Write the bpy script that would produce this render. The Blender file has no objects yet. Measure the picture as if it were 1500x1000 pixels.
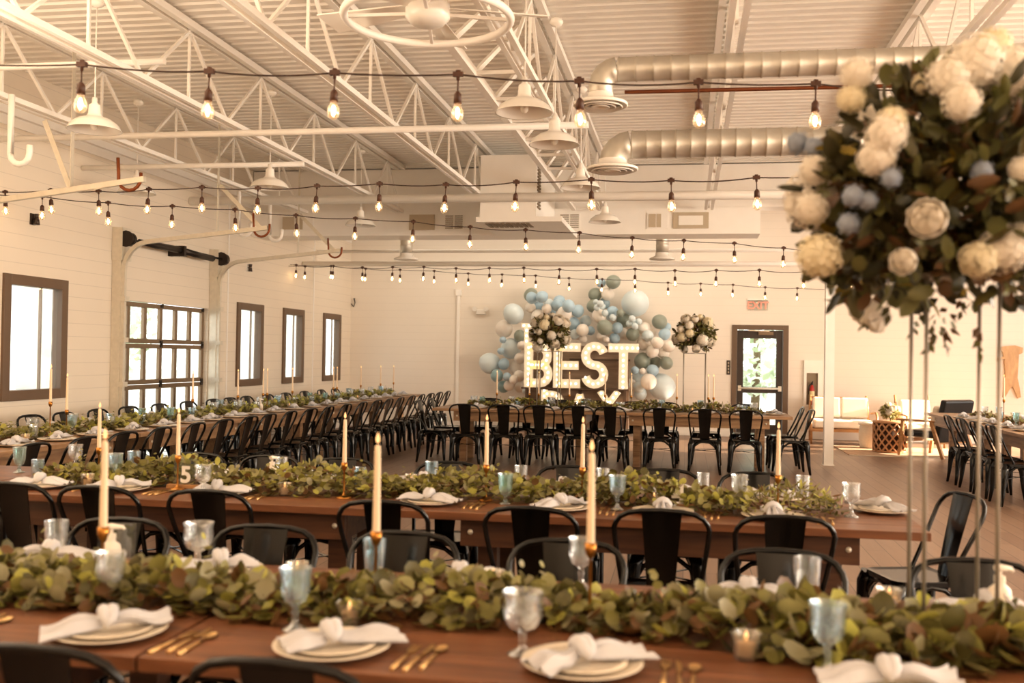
import bpy, math, random
from mathutils import Vector, Matrix, Euler
random.seed(11)
R = random.Random(5)
PI = math.pi
COL = bpy.context.scene.collection
sc = bpy.context.scene

# ------------------------------------------------------------------ camera
F, H = 1460.0, 1.52
YAW, PITCH, ROLL = math.atan(255 / F), math.atan(20 / F), 0.016
fw = Vector((-math.sin(YAW) * math.cos(PITCH), math.cos(YAW) * math.cos(PITCH), math.sin(PITCH)))
r0 = Vector((math.cos(YAW), math.sin(YAW), 0))
u0 = r0.cross(fw)
rt = r0 * math.cos(ROLL) + u0 * math.sin(ROLL)
up = u0 * math.cos(ROLL) - r0 * math.sin(ROLL)
EYE = Vector((0, 0, H))
def ray(x, y): return fw + rt * ((x - 750) / F) - up * ((y - 500) / F)
def at_z(x, y, z):
    d = ray(x, y); return EYE + d * ((z - H) / d.z)
def at_x(x, y, X):
    d = ray(x, y); return EYE + d * (X / d.x)
def at_y(x, y, Y):
    d = ray(x, y); return EYE + d * (Y / d.y)
cd = bpy.data.cameras.new('camera')
cam = bpy.data.objects.new('camera', cd)
COL.objects.link(cam)
m = Matrix((rt, up, -fw)).transposed().to_4x4()
m.translation = EYE
cam.matrix_world = m
cd.sensor_width = 36.0
cd.lens = F / 1500 * 36
cd.clip_start, cd.clip_end = 0.05, 300
cd.dof.use_dof = True
cd.dof.focus_distance = 9.5
cd.dof.aperture_fstop = 2.3
sc.camera = cam

# ------------------------------------------------------------------ materials
def lin(c):
    if isinstance(c, str):
        c = c.lstrip('#'); c = tuple(int(c[i:i + 2], 16) / 255 for i in (0, 2, 4))
    return tuple(((x / 12.92) if x <= 0.04045 else ((x + 0.055) / 1.055) ** 2.4) for x in c) + (1.0,)
def new_mat(name):
    m = bpy.data.materials.new(name); m.use_nodes = True
    nt = m.node_tree; nt.nodes.clear()
    out = nt.nodes.new('ShaderNodeOutputMaterial')
    return m, nt, out
def N(nt, t, **kw):
    n = nt.nodes.new(t)
    for k, v in kw.items():
        if k in n.inputs: n.inputs[k].default_value = v
        else: setattr(n, k, v)
    return n
def mat(name, col, rough=0.5, metal=0.0, var=0.08, scale=6.0, emit=None, es=0.0, coat=0.0, spec=0.5, bump=0.0, sheen=0.0, trans=0.0):
    """plain surface with a soft noise variation in its colour"""
    m, nt, out = new_mat(name)
    b = N(nt, 'ShaderNodeBsdfPrincipled')
    b.inputs['Roughness'].default_value = rough
    b.inputs['Metallic'].default_value = metal
    b.inputs['Specular IOR Level'].default_value = spec
    if coat: b.inputs['Coat Weight'].default_value = coat; b.inputs['Coat Roughness'].default_value = 0.12
    if sheen: b.inputs['Sheen Weight'].default_value = sheen
    c = lin(col)
    tc = N(nt, 'ShaderNodeTexCoord')
    nz = N(nt, 'ShaderNodeTexNoise'); nz.inputs['Scale'].default_value = scale; nz.inputs['Detail'].default_value = 3
    nt.links.new(tc.outputs['Object'], nz.inputs['Vector'])
    mx = N(nt, 'ShaderNodeMix', data_type='RGBA')
    mx.inputs[6].default_value = tuple(min(1, x * (1 - var)) for x in c[:3]) + (1,)
    mx.inputs[7].default_value = tuple(min(1, x * (1 + var)) for x in c[:3]) + (1,)
    nt.links.new(nz.outputs['Fac'], mx.inputs[0])
    nt.links.new(mx.outputs[2], b.inputs['Base Color'])
    if bump:
        bp = N(nt, 'ShaderNodeBump'); bp.inputs['Strength'].default_value = bump; bp.inputs['Distance'].default_value = 0.01
        nt.links.new(nz.outputs['Fac'], bp.inputs['Height']); nt.links.new(bp.outputs[0], b.inputs['Normal'])
    if emit:
        b.inputs['Emission Color'].default_value = lin(emit); b.inputs['Emission Strength'].default_value = es
    last = b
    if trans:
        t = N(nt, 'ShaderNodeBsdfTranslucent'); nt.links.new(mx.outputs[2], t.inputs['Color'])
        ms = N(nt, 'ShaderNodeMixShader'); ms.inputs[0].default_value = trans
        nt.links.new(b.outputs[0], ms.inputs[1]); nt.links.new(t.outputs[0], ms.inputs[2]); last = ms
    nt.links.new(last.outputs[0], out.inputs[0])
    return m
def glow(name, col, s):
    m, nt, out = new_mat(name)
    e = N(nt, 'ShaderNodeEmission'); e.inputs[0].default_value = lin(col); e.inputs[1].default_value = s
    nt.links.new(e.outputs[0], out.inputs[0]); return m
def glass(name, tint, refl=0.1, edge=0.75, body=0.0, rough=0.04, bcol=None):
    """thin clear glass: tinted see-through plus a mirror that grows at the rim"""
    m, nt, out = new_mat(name)
    t = N(nt, 'ShaderNodeBsdfTransparent'); t.inputs[0].default_value = lin(tint)
    g = N(nt, 'ShaderNodeBsdfGlossy'); g.inputs['Roughness'].default_value = rough; g.inputs[0].default_value = (0.95, 0.97, 1, 1)
    lw = N(nt, 'ShaderNodeLayerWeight'); lw.inputs[0].default_value = 0.35
    mr = N(nt, 'ShaderNodeMapRange'); mr.inputs[3].default_value = refl; mr.inputs[4].default_value = edge
    nt.links.new(lw.outputs['Facing'], mr.inputs[0])
    ms = N(nt, 'ShaderNodeMixShader')
    nt.links.new(mr.outputs[0], ms.inputs[0]); nt.links.new(t.outputs[0], ms.inputs[1]); nt.links.new(g.outputs[0], ms.inputs[2])
    last = ms
    if body:
        d = N(nt, 'ShaderNodeBsdfTranslucent'); d.inputs[0].default_value = lin(bcol or tint)
        d2 = N(nt, 'ShaderNodeBsdfDiffuse'); d2.inputs[0].default_value = lin(bcol or tint)
        a = N(nt, 'ShaderNodeMixShader'); a.inputs[0].default_value = 0.5
        nt.links.new(d.outputs[0], a.inputs[1]); nt.links.new(d2.outputs[0], a.inputs[2])
        k = N(nt, 'ShaderNodeMixShader'); k.inputs[0].default_value = body
        nt.links.new(ms.outputs[0], k.inputs[1]); nt.links.new(a.outputs[0], k.inputs[2]); last = k
    nt.links.new(last.outputs[0], out.inputs[0]); return m
def siding(name, col, pitch, axis=2, line=0.8):
    """painted horizontal boards: thin darker joint every pitch metres"""
    m, nt, out = new_mat(name)
    b = N(nt, 'ShaderNodeBsdfPrincipled'); b.inputs['Roughness'].default_value = 0.55
    g = N(nt, 'ShaderNodeNewGeometry'); s = N(nt, 'ShaderNodeSeparateXYZ')
    nt.links.new(g.outputs['Position'], s.inputs[0])
    dv = N(nt, 'ShaderNodeMath', operation='DIVIDE'); dv.inputs[1].default_value = pitch
    nt.links.new(s.outputs[axis], dv.inputs[0])
    fr = N(nt, 'ShaderNodeMath', operation='FRACT'); nt.links.new(dv.outputs[0], fr.inputs[0])
    lt = N(nt, 'ShaderNodeMath', operation='LESS_THAN'); lt.inputs[1].default_value = 0.05
    nt.links.new(fr.outputs[0], lt.inputs[0])
    nz = N(nt, 'ShaderNodeTexNoise'); nz.inputs['Scale'].default_value = 1.2
    nt.links.new(g.outputs['Position'], nz.inputs['Vector'])
    c = lin(col)
    m1 = N(nt, 'ShaderNodeMix', data_type='RGBA')
    m1.inputs[6].default_value = tuple(x * 0.96 for x in c[:3]) + (1,); m1.inputs[7].default_value = tuple(min(1, x * 1.03) for x in c[:3]) + (1,)
    nt.links.new(nz.outputs['Fac'], m1.inputs[0])
    m2 = N(nt, 'ShaderNodeMix', data_type='RGBA'); m2.inputs[7].default_value = tuple(x * line for x in c[:3]) + (1,)
    nt.links.new(lt.outputs[0], m2.inputs[0]); nt.links.new(m1.outputs[2], m2.inputs[6])
    nt.links.new(m2.outputs[2], b.inputs['Base Color'])
    nt.links.new(b.outputs[0], out.inputs[0]); return m
def wood(name, c1, c2, scale=(1.2, 14, 14), rough=0.42, coord='Object', coat=0.0):
    m, nt, out = new_mat(name)
    b = N(nt, 'ShaderNodeBsdfPrincipled'); b.inputs['Roughness'].default_value = rough
    if coat: b.inputs['Coat Weight'].default_value = coat; b.inputs['Coat Roughness'].default_value = 0.2
    tc = N(nt, 'ShaderNodeTexCoord'); mp = N(nt, 'ShaderNodeMapping'); mp.inputs['Scale'].default_value = scale
    nt.links.new(tc.outputs[coord], mp.inputs[0])
    nz = N(nt, 'ShaderNodeTexNoise'); nz.inputs['Scale'].default_value = 2.0; nz.inputs['Detail'].default_value = 6; nz.inputs['Distortion'].default_value = 0.6
    nt.links.new(mp.outputs[0], nz.inputs['Vector'])
    cr = N(nt, 'ShaderNodeValToRGB'); cr.color_ramp.elements[0].position = 0.3; cr.color_ramp.elements[1].position = 0.72
    cr.color_ramp.elements[0].color = lin(c1); cr.color_ramp.elements[1].color = lin(c2)
    nt.links.new(nz.outputs['Fac'], cr.inputs[0]); nt.links.new(cr.outputs[0], b.inputs['Base Color'])
    bp = N(nt, 'ShaderNodeBump'); bp.inputs['Strength'].default_value = 0.15; bp.inputs['Distance'].default_value = 0.004
    nt.links.new(nz.outputs['Fac'], bp.inputs['Height']); nt.links.new(bp.outputs[0], b.inputs['Normal'])
    nt.links.new(b.outputs[0], out.inputs[0]); return m
def plank_floor(name):
    m, nt, out = new_mat(name)
    b = N(nt, 'ShaderNodeBsdfPrincipled'); b.inputs['Roughness'].default_value = 0.38
    g = N(nt, 'ShaderNodeNewGeometry'); mp = N(nt, 'ShaderNodeMapping'); mp.inputs['Rotation'].default_value = (0, 0, PI / 2)
    nt.links.new(g.outputs['Position'], mp.inputs[0])
    br = N(nt, 'ShaderNodeTexBrick'); br.inputs['Scale'].default_value = 1.0
    br.inputs['Brick Width'].default_value = 1.2; br.inputs['Row Height'].default_value = 0.16; br.inputs['Mortar Size'].default_value = 0.004
    br.inputs['Color1'].default_value = lin('#8e7460'); br.inputs['Color2'].default_value = lin('#7b614e'); br.inputs['Mortar'].default_value = lin('#523f30')
    nt.links.new(mp.outputs[0], br.inputs['Vector'])
    m2 = N(nt, 'ShaderNodeMapping'); m2.inputs['Scale'].default_value = (9, 0.8, 1); nt.links.new(g.outputs['Position'], m2.inputs[0])
    nz = N(nt, 'ShaderNodeTexNoise'); nz.inputs['Scale'].default_value = 2.5; nz.inputs['Detail'].default_value = 5; nt.links.new(m2.outputs[0], nz.inputs['Vector'])
    mx = N(nt, 'ShaderNodeMix', data_type='RGBA', blend_type='MULTIPLY'); mx.inputs[0].default_value = 0.55
    cr = N(nt, 'ShaderNodeValToRGB'); cr.color_ramp.elements[0].color = (0.55, 0.5, 0.46, 1); cr.color_ramp.elements[1].color = (1.15, 1.1, 1.05, 1)
    nt.links.new(nz.outputs['Fac'], cr.inputs[0]); nt.links.new(br.outputs['Color'], mx.inputs[6]); nt.links.new(cr.outputs[0], mx.inputs[7])
    nt.links.new(mx.outputs[2], b.inputs['Base Color']); nt.links.new(b.outputs[0], out.inputs[0]); return m

M = {}
M['wall'] = siding('wall_boards', '#ece0cf', 0.15, line=0.86)
M['wall_back'] = siding('back_wall_boards', '#efe6da', 0.15, line=0.93)
M['ceil'] = mat('deck_paint', '#f7f2ea', 0.6, var=0.03)
M['white'] = mat('white_steel', '#f8f3ec', 0.45, var=0.03)
M['white2'] = mat('white_gloss', '#f7f2ea', 0.25, var=0.02)
M['floor'] = plank_floor('floor_planks')
M['taupe'] = mat('taupe_frame', '#6d5744', 0.45)
M['darkbr'] = mat('dark_bronze', '#3a2d24', 0.4)
M['alu'] = mat('dull_aluminium', '#86725c', 0.32, metal=0.45)
M['galv'] = mat('galvanised', '#e0d8c8', 0.42, metal=0.45, var=0.12, scale=20)
M['duct'] = mat('spiral_duct_metal', '#cbc5b9', 0.46, metal=0.75, var=0.1, scale=14)
M['pane'] = glass('window_pane', '#f6fafa', 0.04, 0.5)
M['black'] = mat('black_gloss_metal', '#050403', 0.18, coat=0.0, spec=0.4, var=0.1)
M['table'] = wood('table_wood', '#5a3520', '#875636', coat=0.1)
M['table_dark'] = wood('table_wood_dark', '#43271a', '#644029')
M['table2'] = wood('pale_table_wood', '#846247', '#b18c66')
M['plate'] = mat('cream_china', '#e6dac8', 0.22, var=0.02)
M['napkin'] = mat('pale_napkin_linen', '#d9d8dc', 0.85, var=0.06, scale=30, bump=0.1, trans=0.15)
M['gold'] = mat('brushed_gold', '#e6c189', 0.3, metal=1.0)
M['brass'] = mat('brass', '#b07a3c', 0.3, metal=1.0)
M['wax'] = mat('candle_wax', '#e8d0b2', 0.5, emit='#ffb878', es=0.05, var=0.02)
M['flame'] = glow('flame', '#ffb35a', 14)
M['flame_core'] = glow('flame_core', '#ffbf7d', 2.2)
M['g_clear'] = glass('pressed_glass_clear', '#fbfdfe', 0.1, 0.85, body=0.06, bcol='#f2f6f8')
M['g_blue'] = glass('pressed_glass_blue', '#e9f4f9', 0.1, 0.85, body=0.08, bcol='#dcecf6')
M['g_aqua'] = glass('pressed_glass_aqua', '#e4f3f3', 0.1, 0.85, body=0.08, bcol='#d6ecee')
M['g_votive'] = glass('votive_glass', '#f5f0e6', 0.14, 0.7, body=0.08)
M['acrylic'] = glass('clear_acrylic', '#f2f4f2', 0.08, 0.6, body=0.05)
M['rod'] = mat('stand_rod_metal', '#958d80', 0.4, metal=0.3)
M['rubber'] = mat('black_cable', '#3a2416', 0.55)
M['socket'] = mat('bulb_socket', '#4a2a18', 0.5)
M['bulb'] = glass('bulb_glass', '#fff4e2', 0.08, 0.55, body=0.06)
M['filament'] = glow('filament', '#ffdcae', 45)
M['letter'] = mat('marquee_white', '#fff4e0', 0.4, emit='#ffdcae', es=0.22)
M['letter_side'] = mat('marquee_side', '#f6ead8', 0.4)
M['mbulb'] = glow('marquee_bulb', '#fff0d8', 3)
M['backboard'] = wood('grey_brown_boards', '#86705c', '#a58d77', scale=(1, 6, 10))
M['shelfb'] = wood('dark_shelf', '#4d3a2c', '#665040')
BAL = {'sage': mat('balloon_sage', '#949c90', 0.32, var=0.02), 'dusty blue': mat('balloon_blue', '#b4cfe0', 0.32, var=0.02),
       'pale blue': mat('balloon_pale', '#dbe8ec', 0.32, var=0.02), 'cream white': mat('balloon_white', '#f6eee4', 0.32, var=0.02),
       'grey teal': mat('balloon_teal', '#93b0b4', 0.32, var=0.02)}
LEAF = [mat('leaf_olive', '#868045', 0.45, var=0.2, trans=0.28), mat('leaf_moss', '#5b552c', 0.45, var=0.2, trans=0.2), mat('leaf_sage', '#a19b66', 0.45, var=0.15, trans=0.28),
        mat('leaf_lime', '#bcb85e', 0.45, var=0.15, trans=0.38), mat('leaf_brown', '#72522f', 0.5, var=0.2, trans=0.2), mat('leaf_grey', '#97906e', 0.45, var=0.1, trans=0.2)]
DLEAF = [mat('dark_leaf', '#3d3a20', 0.42, var=0.25, trans=0.15), mat('dark_leaf_b', '#57502c', 0.42, var=0.25, trans=0.15), mat('dark_leaf_brown', '#66492c', 0.45, var=0.2, trans=0.15), mat('leaf_mustard', '#96802e', 0.45, var=0.15, trans=0.2), mat('leaf_mid', '#6b693c', 0.45, var=0.2, trans=0.2)]
M['stem'] = mat('twig', '#5b4a2c', 0.7)
M['petal'] = mat('cream_petal', '#f7f0e4', 0.6, var=0.04, trans=0.25)
M['petal_y'] = mat('ivory_yellow_petal', '#f3e9cd', 0.6, var=0.05, trans=0.25)
M['petal_b'] = mat('blue_petal', '#a7b1c1', 0.6, var=0.15, trans=0.2)
M['soap'] = mat('white_plastic_bottle', '#ece2d4', 0.35)
M['walnut'] = wood('chair_oak', '#a4754a', '#c3935f', scale=(3, 3, 14))
M['cushion'] = mat('cream_cushion', '#efe2d0', 0.9, var=0.05, sheen=0.3)
M['leather'] = mat('black_leather', '#17120f', 0.4, var=0.15)
M['rattan'] = mat('rattan_weave', '#b98a62', 0.6, var=0.2, scale=30)
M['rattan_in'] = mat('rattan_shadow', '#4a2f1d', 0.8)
M['basket'] = mat('white_basket', '#eadfce', 0.7, var=0.1, scale=40, bump=0.3)
M['rug'] = mat('striped_rug', '#b7977a', 0.95, var=0.35, scale=9)
M['fringe'] = mat('rug_fringe', '#e5d5be', 0.95)
M['red'] = mat('extinguisher_red', '#b3271b', 0.35)
M['paper'] = mat('paper_label', '#e9d9a8', 0.7)
M['exitred'] = mat('exit_red', '#e0907c', 0.5, emit='#e58a72', es=0.5)
M['plaque'] = wood('plaque_wood', '#b98d5d', '#d6ab78', scale=(6, 6, 2))
M['steel_dark'] = mat('dark_spring_steel', '#39302a', 0.45, metal=0.6)
M['copper'] = mat('orange_cable', '#8a4a24', 0.4, metal=0.4)
M['mirror'] = mat('grille_grey', '#c3b39b', 0.5)
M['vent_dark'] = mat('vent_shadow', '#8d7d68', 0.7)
M['ext_white'] = mat('exterior_render', '#e9eef0', 0.8)
M['ext_leaf'] = [mat('garden_leaf', '#cdd6c2', 0.7, trans=0.5), mat('garden_leaf_pale', '#e8eee2', 0.7, trans=0.5), mat('garden_leaf_dark', '#afbd9d', 0.7, trans=0.5)]
M['ext_ground'] = mat('exterior_ground', '#d9d6cc', 0.9)
M['number'] = mat('white_numeral', '#f6efe4', 0.5)

# ------------------------------------------------------------------ mesh builder
class MB:
    def __init__(s): s.v, s.f, s.mi, s.sm = [], [], [], []
    def add(s, vs, fs, mi=0, smooth=False):
        o = len(s.v); s.v += [tuple(v) for v in vs]
        for f in fs: s.f.append(tuple(i + o for i in f)); s.mi.append(mi); s.sm.append(smooth)
    def bx(s, x0, x1, y0, y1, z0, z1, mi=0):
        s.add([(x0, y0, z0), (x1, y0, z0), (x1, y1, z0), (x0, y1, z0), (x0, y0, z1), (x1, y0, z1), (x1, y1, z1), (x0, y1, z1)],
              [(0, 3, 2, 1), (4, 5, 6, 7), (0, 1, 5, 4), (1, 2, 6, 5), (2, 3, 7, 6), (3, 0, 4, 7)], mi)
    def bar(s, a, b, w, d, upv=(0, 0, 1), mi=0, w2=None, d2=None):
        a, b = Vector(a), Vector(b); t = (b - a).normalized(); u = Vector(upv)
        if abs(t.dot(u)) > 0.98: u = Vector((0, 1, 0))
        x = t.cross(u).normalized(); y = x.cross(t)
        w2 = w if w2 is None else w2; d2 = d if d2 is None else d2
        q = [(-1, -1), (1, -1), (1, 1), (-1, 1)]
        vs = [a + x * i * w / 2 + y * j * d / 2 for i, j in q] + [b + x * i * w2 / 2 + y * j * d2 / 2 for i, j in q]
        s.add(vs, [(0, 1, 2, 3), (7, 6, 5, 4), (0, 4, 5, 1), (1, 5, 6, 2), (2, 6, 7, 3), (3, 7, 4, 0)], mi)
    def tube(s, pts, r, n=8, mi=0, closed=False, cap=True):
        pts = [Vector(p) for p in pts]; k = len(pts)
        rs = r if isinstance(r, (list, tuple)) else [r] * k
        u = None; vs = []
        for i, p in enumerate(pts):
            if closed: t = pts[(i + 1) % k] - pts[i - 1]
            else: t = pts[min(i + 1, k - 1)] - pts[max(i - 1, 0)]
            t.normalize()
            if u is None:
                u = Vector((0, 0, 1)) if abs(t.z) < 0.9 else Vector((1, 0, 0))
            u = (u - t * u.dot(t)).normalized(); w = t.cross(u)
            vs += [p + (u * math.cos(2 * PI * j / n) + w * math.sin(2 * PI * j / n)) * rs[i] for j in range(n)]
        fs = []
        for i in range(k if closed else k - 1):
            a, b = i * n, ((i + 1) % k) * n
            for j in range(n): fs.append((a + j, a + (j + 1) % n, b + (j + 1) % n, b + j))
        s.add(vs, fs, mi, True)
        if cap and not closed:
            o = len(s.v) - k * n
            s.f.append(tuple(o + j for j in reversed(range(n)))); s.mi.append(mi); s.sm.append(False)
            s.f.append(tuple(o + (k - 1) * n + j for j in range(n))); s.mi.append(mi); s.sm.append(False)
    def lathe(s, prof, n=16, mi=0, c=(0, 0, 0), smooth=True, scallop=0.0, ns=0):
        vs, fs = [], []
        for r, z in prof:
            for j in range(n):
                a = 2 * PI * j / n; rr = r * (1 + (scallop * math.cos(ns * a) if scallop else 0))
                vs.append((c[0] + rr * math.cos(a), c[1] + rr * math.sin(a), c[2] + z))
        for i in range(len(prof) - 1):
            for j in range(n):
                fs.append((i * n + j, i * n + (j + 1) % n, (i + 1) * n + (j + 1) % n, (i + 1) * n + j))
        s.add(vs, fs, mi, smooth)
    def cyl(s, c, r, z0, z1, n=16, mi=0, r2=None):
        r2 = r if r2 is None else r2
        s.lathe([(0.0001, z0), (r, z0), (r, z0), (r2, z1), (r2, z1), (0.0001, z1)], n, mi, c)
    def sph(s, c, r, n=12, k=8, mi=0, sz=1.0):
        s.lathe([(max(1e-4, r * math.sin(PI * i / k)), -r * sz * math.cos(PI * i / k)) for i in range(k + 1)], n, mi, c)
    def prism(s, poly, z0, z1, mi=0, mat4=None):
        n = len(poly); vs = [(x, y, z0) for x, y in poly] + [(x, y, z1) for x, y in poly]
        if mat4: vs = [mat4 @ Vector(v) for v in vs]
        s.add(vs, [tuple(reversed(range(n))), tuple(range(n, 2 * n))] + [(i, (i + 1) % n, n + (i + 1) % n, n + i) for i in range(n)], mi)
    def build(s, name, mats, parent=None, loc=None, bevel=0.0):
        me = bpy.data.meshes.new(name)
        me.from_pydata(s.v, [], s.f)
        if not isinstance(mats, (list, tuple)): mats = [mats]
        for k in mats: me.materials.append(k)
        me.polygons.foreach_set('material_index', s.mi)
        me.polygons.foreach_set('use_smooth', s.sm)
        me.update()
        o = bpy.data.objects.new(name, me); COL.objects.link(o)
        if parent is not None: o.parent = parent
        if loc is not None: o.location = loc
        if bevel:
            bm = o.modifiers.new('bevel', 'BEVEL'); bm.width = bevel; bm.segments = 2; bm.limit_method = 'ANGLE'
        return o

LABELS = {}
def tag(o, label, cat, group=None):
    n = len(label.split())
    if n < 4 or n > 16: print('LABEL LENGTH', n, label)
    if label in LABELS: print('DUP LABEL', label)
    LABELS[label] = o
    o['label'] = label; o['category'] = cat
    if group: o['group'] = group
    return o
def struct(o): o['kind'] = 'structure'; return o
def thing(name, label, cat, loc=(0, 0, 0), rz=0.0, group=None):
    o = bpy.data.objects.new(name, None); COL.objects.link(o)
    o.location = loc; o.rotation_euler = (0, 0, rz); o.empty_display_size = 0.05
    return tag(o, label, cat, group)
CACHE = {}
PATTERNS = []
def proto(name):
    """an unlinked pattern: root plus part objects, copied for every instance"""
    o = bpy.data.objects.new(name, None); o.empty_display_size = 0.05
    PATTERNS.append(o); return o
def tree(o): return [(c, tree(c)) for c in o.children]
def copy_kids(t, dst):
    for ch, sub in t:
        c = ch.copy(); c.parent = dst; COL.objects.link(c)
        copy_kids(sub, c)
def put(p, label, cat, loc, rz=0.0, group=None, scale=1.0, rot=None):
    """place a copy of pattern p with copies of all its parts"""
    if p not in CACHE: CACHE[p] = tree(p)
    r = p.copy(); COL.objects.link(r)
    r.location = loc; r.rotation_euler = rot if rot else (0, 0, rz); r.scale = (scale,) * 3
    tag(r, label, cat, group)
    copy_kids(CACHE[p], r)
    return r
def finish_patterns():
    for p in PATTERNS:
        for ch in list(p.children_recursive):
            bpy.data.objects.remove(ch, do_unlink=True)
        bpy.data.objects.remove(p, do_unlink=True)
ORD = ['zeroth', 'first', 'second', 'third', 'fourth', 'fifth', 'sixth', 'seventh', 'eighth', 'ninth', 'tenth', 'eleventh', 'twelfth', 'thirteenth', 'fourteenth', 'fifteenth',
       'sixteenth', 'seventeenth', 'eighteenth', 'nineteenth', 'twentieth', 'twenty-first', 'twenty-second', 'twenty-third', 'twenty-fourth', 'twenty-fifth', 'twenty-sixth', 'twenty-seventh', 'twenty-eighth', 'twenty-ninth', 'thirtieth']
ORD += ['thirty-' + ORD[i] for i in range(1, 10)] + ['fortieth'] + ['forty-' + ORD[i] for i in range(1, 10)] + ['fiftieth']

# ------------------------------------------------------------------ room shell
XL, YB, ZC, XR, YF = -6.9, 19.9, 4.42, 9.0, -3.5
mb = MB(); mb.add([(XL - .2, YF, 0), (XR + .2, YF, 0), (XR + .2, YB + .2, 0), (XL - .2, YB + .2, 0)], [(0, 1, 2, 3)]); struct(mb.build('floor', M['floor']))
# corrugated deck: ribs run along X
mb = MB(); prof = []; y = YF
while y < YB + 0.1:
    prof += [(y, ZC), (y + 0.085, ZC), (y + 0.1, ZC + 0.024), (y + 0.137, ZC + 0.024)]; y += 0.152
vs = [(XL - .1, a, b) for a, b in prof] + [(XR + .1, a, b) for a, b in prof]; n = len(prof)
mb.add(vs, [(i, i + 1, n + i + 1, n + i) for i in range(n - 1)])
struct(mb.build('ceiling', M['ceil']))
def wall_with_holes(name, axis, at, th, lo, hi, holes, m, ztop=ZC + .05):
    """wall slab across `axis` at `at`; holes = (a0, a1, z0, z1)"""
    aa = sorted({lo, hi, *[h[0] for h in holes], *[h[1] for h in holes]}); zz = sorted({0, ztop, *[h[2] for h in holes], *[h[3] for h in holes]})
    mb = MB()
    for i in range(len(aa) - 1):
        for k in range(len(zz) - 1):
            ca, cz = (aa[i] + aa[i + 1]) / 2, (zz[k] + zz[k + 1]) / 2
            if any(h[0] < ca < h[1] and h[2] < cz < h[3] for h in holes): continue
            if axis == 'x': mb.bx(min(at, at + th), max(at, at + th), aa[i], aa[i + 1], zz[k], zz[k + 1])
            else: mb.bx(aa[i], aa[i + 1], min(at, at + th), max(at, at + th), zz[k], zz[k + 1])
    return struct(mb.build(name, m))
WINS = [(9.15, 10.2), (14.55, 15.5), (16.35, 17.28), (18.3, 19.25)]
WZ0, WZ1 = 0.97, 2.27
G0, G1, GZ = 11.2, 13.6, 2.13
DX0, DX1, DZ = 0.95, 1.88, 2.12
wall_with_holes('wall_left', 'x', XL, -.09, YF, YB + .2, [(a, b, WZ0, WZ1) for a, b in WINS] + [(G0, G1, 0, GZ)], M['wall'])
wall_with_holes('wall_back', 'y', YB, .2, XL, XR, [(DX0, DX1, 0, DZ)], M['wall_back'])
RW = [(-1.5, 3.5), (5.0, 10.0), (11.5, 16.5), (17.8, 19.4)]
wall_with_holes('wall_right', 'x', XR, .2, YF, YB + .2, [(a, b, .7, 3.4) for a, b in RW], M['wall'])
wall_with_holes('wall_front', 'y', YF, -.2, XL - .2, XR + .2, [], M['wall'])
mb = MB(); mb.bx(XL, DX0 - .09, YB - .02, YB - .001, 0.001, .14); mb.bx(DX1 + .09, XR, YB - .02, YB - .001, 0.001, .14); struct(mb.build('baseboard_back', M['white']))
mb = MB(); mb.bx(XL + .001, XL + .02, YF, G0 - .2, 0.001, .14); mb.bx(XL + .001, XL + .02, G1 + .2, YB, 0.001, .14); struct(mb.build('baseboard_left', M['white']))
mb = MB(); mb.bx(XL + .002, XL + .07, YF, YB - .05, 3.9, 3.98); mb.bx(XL + .002, XL + .015, YF, YB - .05, 3.8, 3.9); struct(mb.build('trim_1', M['white']))
# narrow vertical battens on the walls
for k, (yy, z1) in enumerate([(14.2, 4.4), (17.75, 4.4)]):
    mb = MB(); mb.bx(XL + .001, XL + .012, yy, yy + .035, .14, z1); struct(mb.build('trim_%d' % (k + 2), M['white']))
mb = MB(); mb.bx(-4.62, -4.56, YB - .05, YB - .003, .14, 2.75); mb.bx(-4.65, -4.53, YB - .06, YB - .003, 2.72, 2.84); struct(mb.build('trim_4', M['white']))

# windows of the left wall
for k, (a, b) in enumerate(WINS):
    fr = MB(); w = .1; X0, X1 = XL - .095, XL + .03
    fr.bx(X0, X1, a - .01, a + w, WZ0 - .01, WZ1 + .01); fr.bx(X0, X1, b - w, b + .01, WZ0 - .01, WZ1 + .01)
    fr.bx(X0, X1, a + w, b - w, WZ0 - .01, WZ0 + w); fr.bx(X0, X1, a + w, b - w, WZ1 - w, WZ1 + .01)
    o = struct(fr.build('window_%d' % (k + 1), M['taupe'], bevel=.004))
    g = MB(); g.bx(XL - .03, XL - .025, a + w, b - w, WZ0 + w, WZ1 - w); g.build('pane', M['pane'], o)
    g = MB(); yy = a + (b - a) * .63; g.bx(XL - .06, XL - .031, yy, yy + .022, WZ0 + w, WZ1 - w); g.build('mullion', M['taupe'], o)

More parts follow.
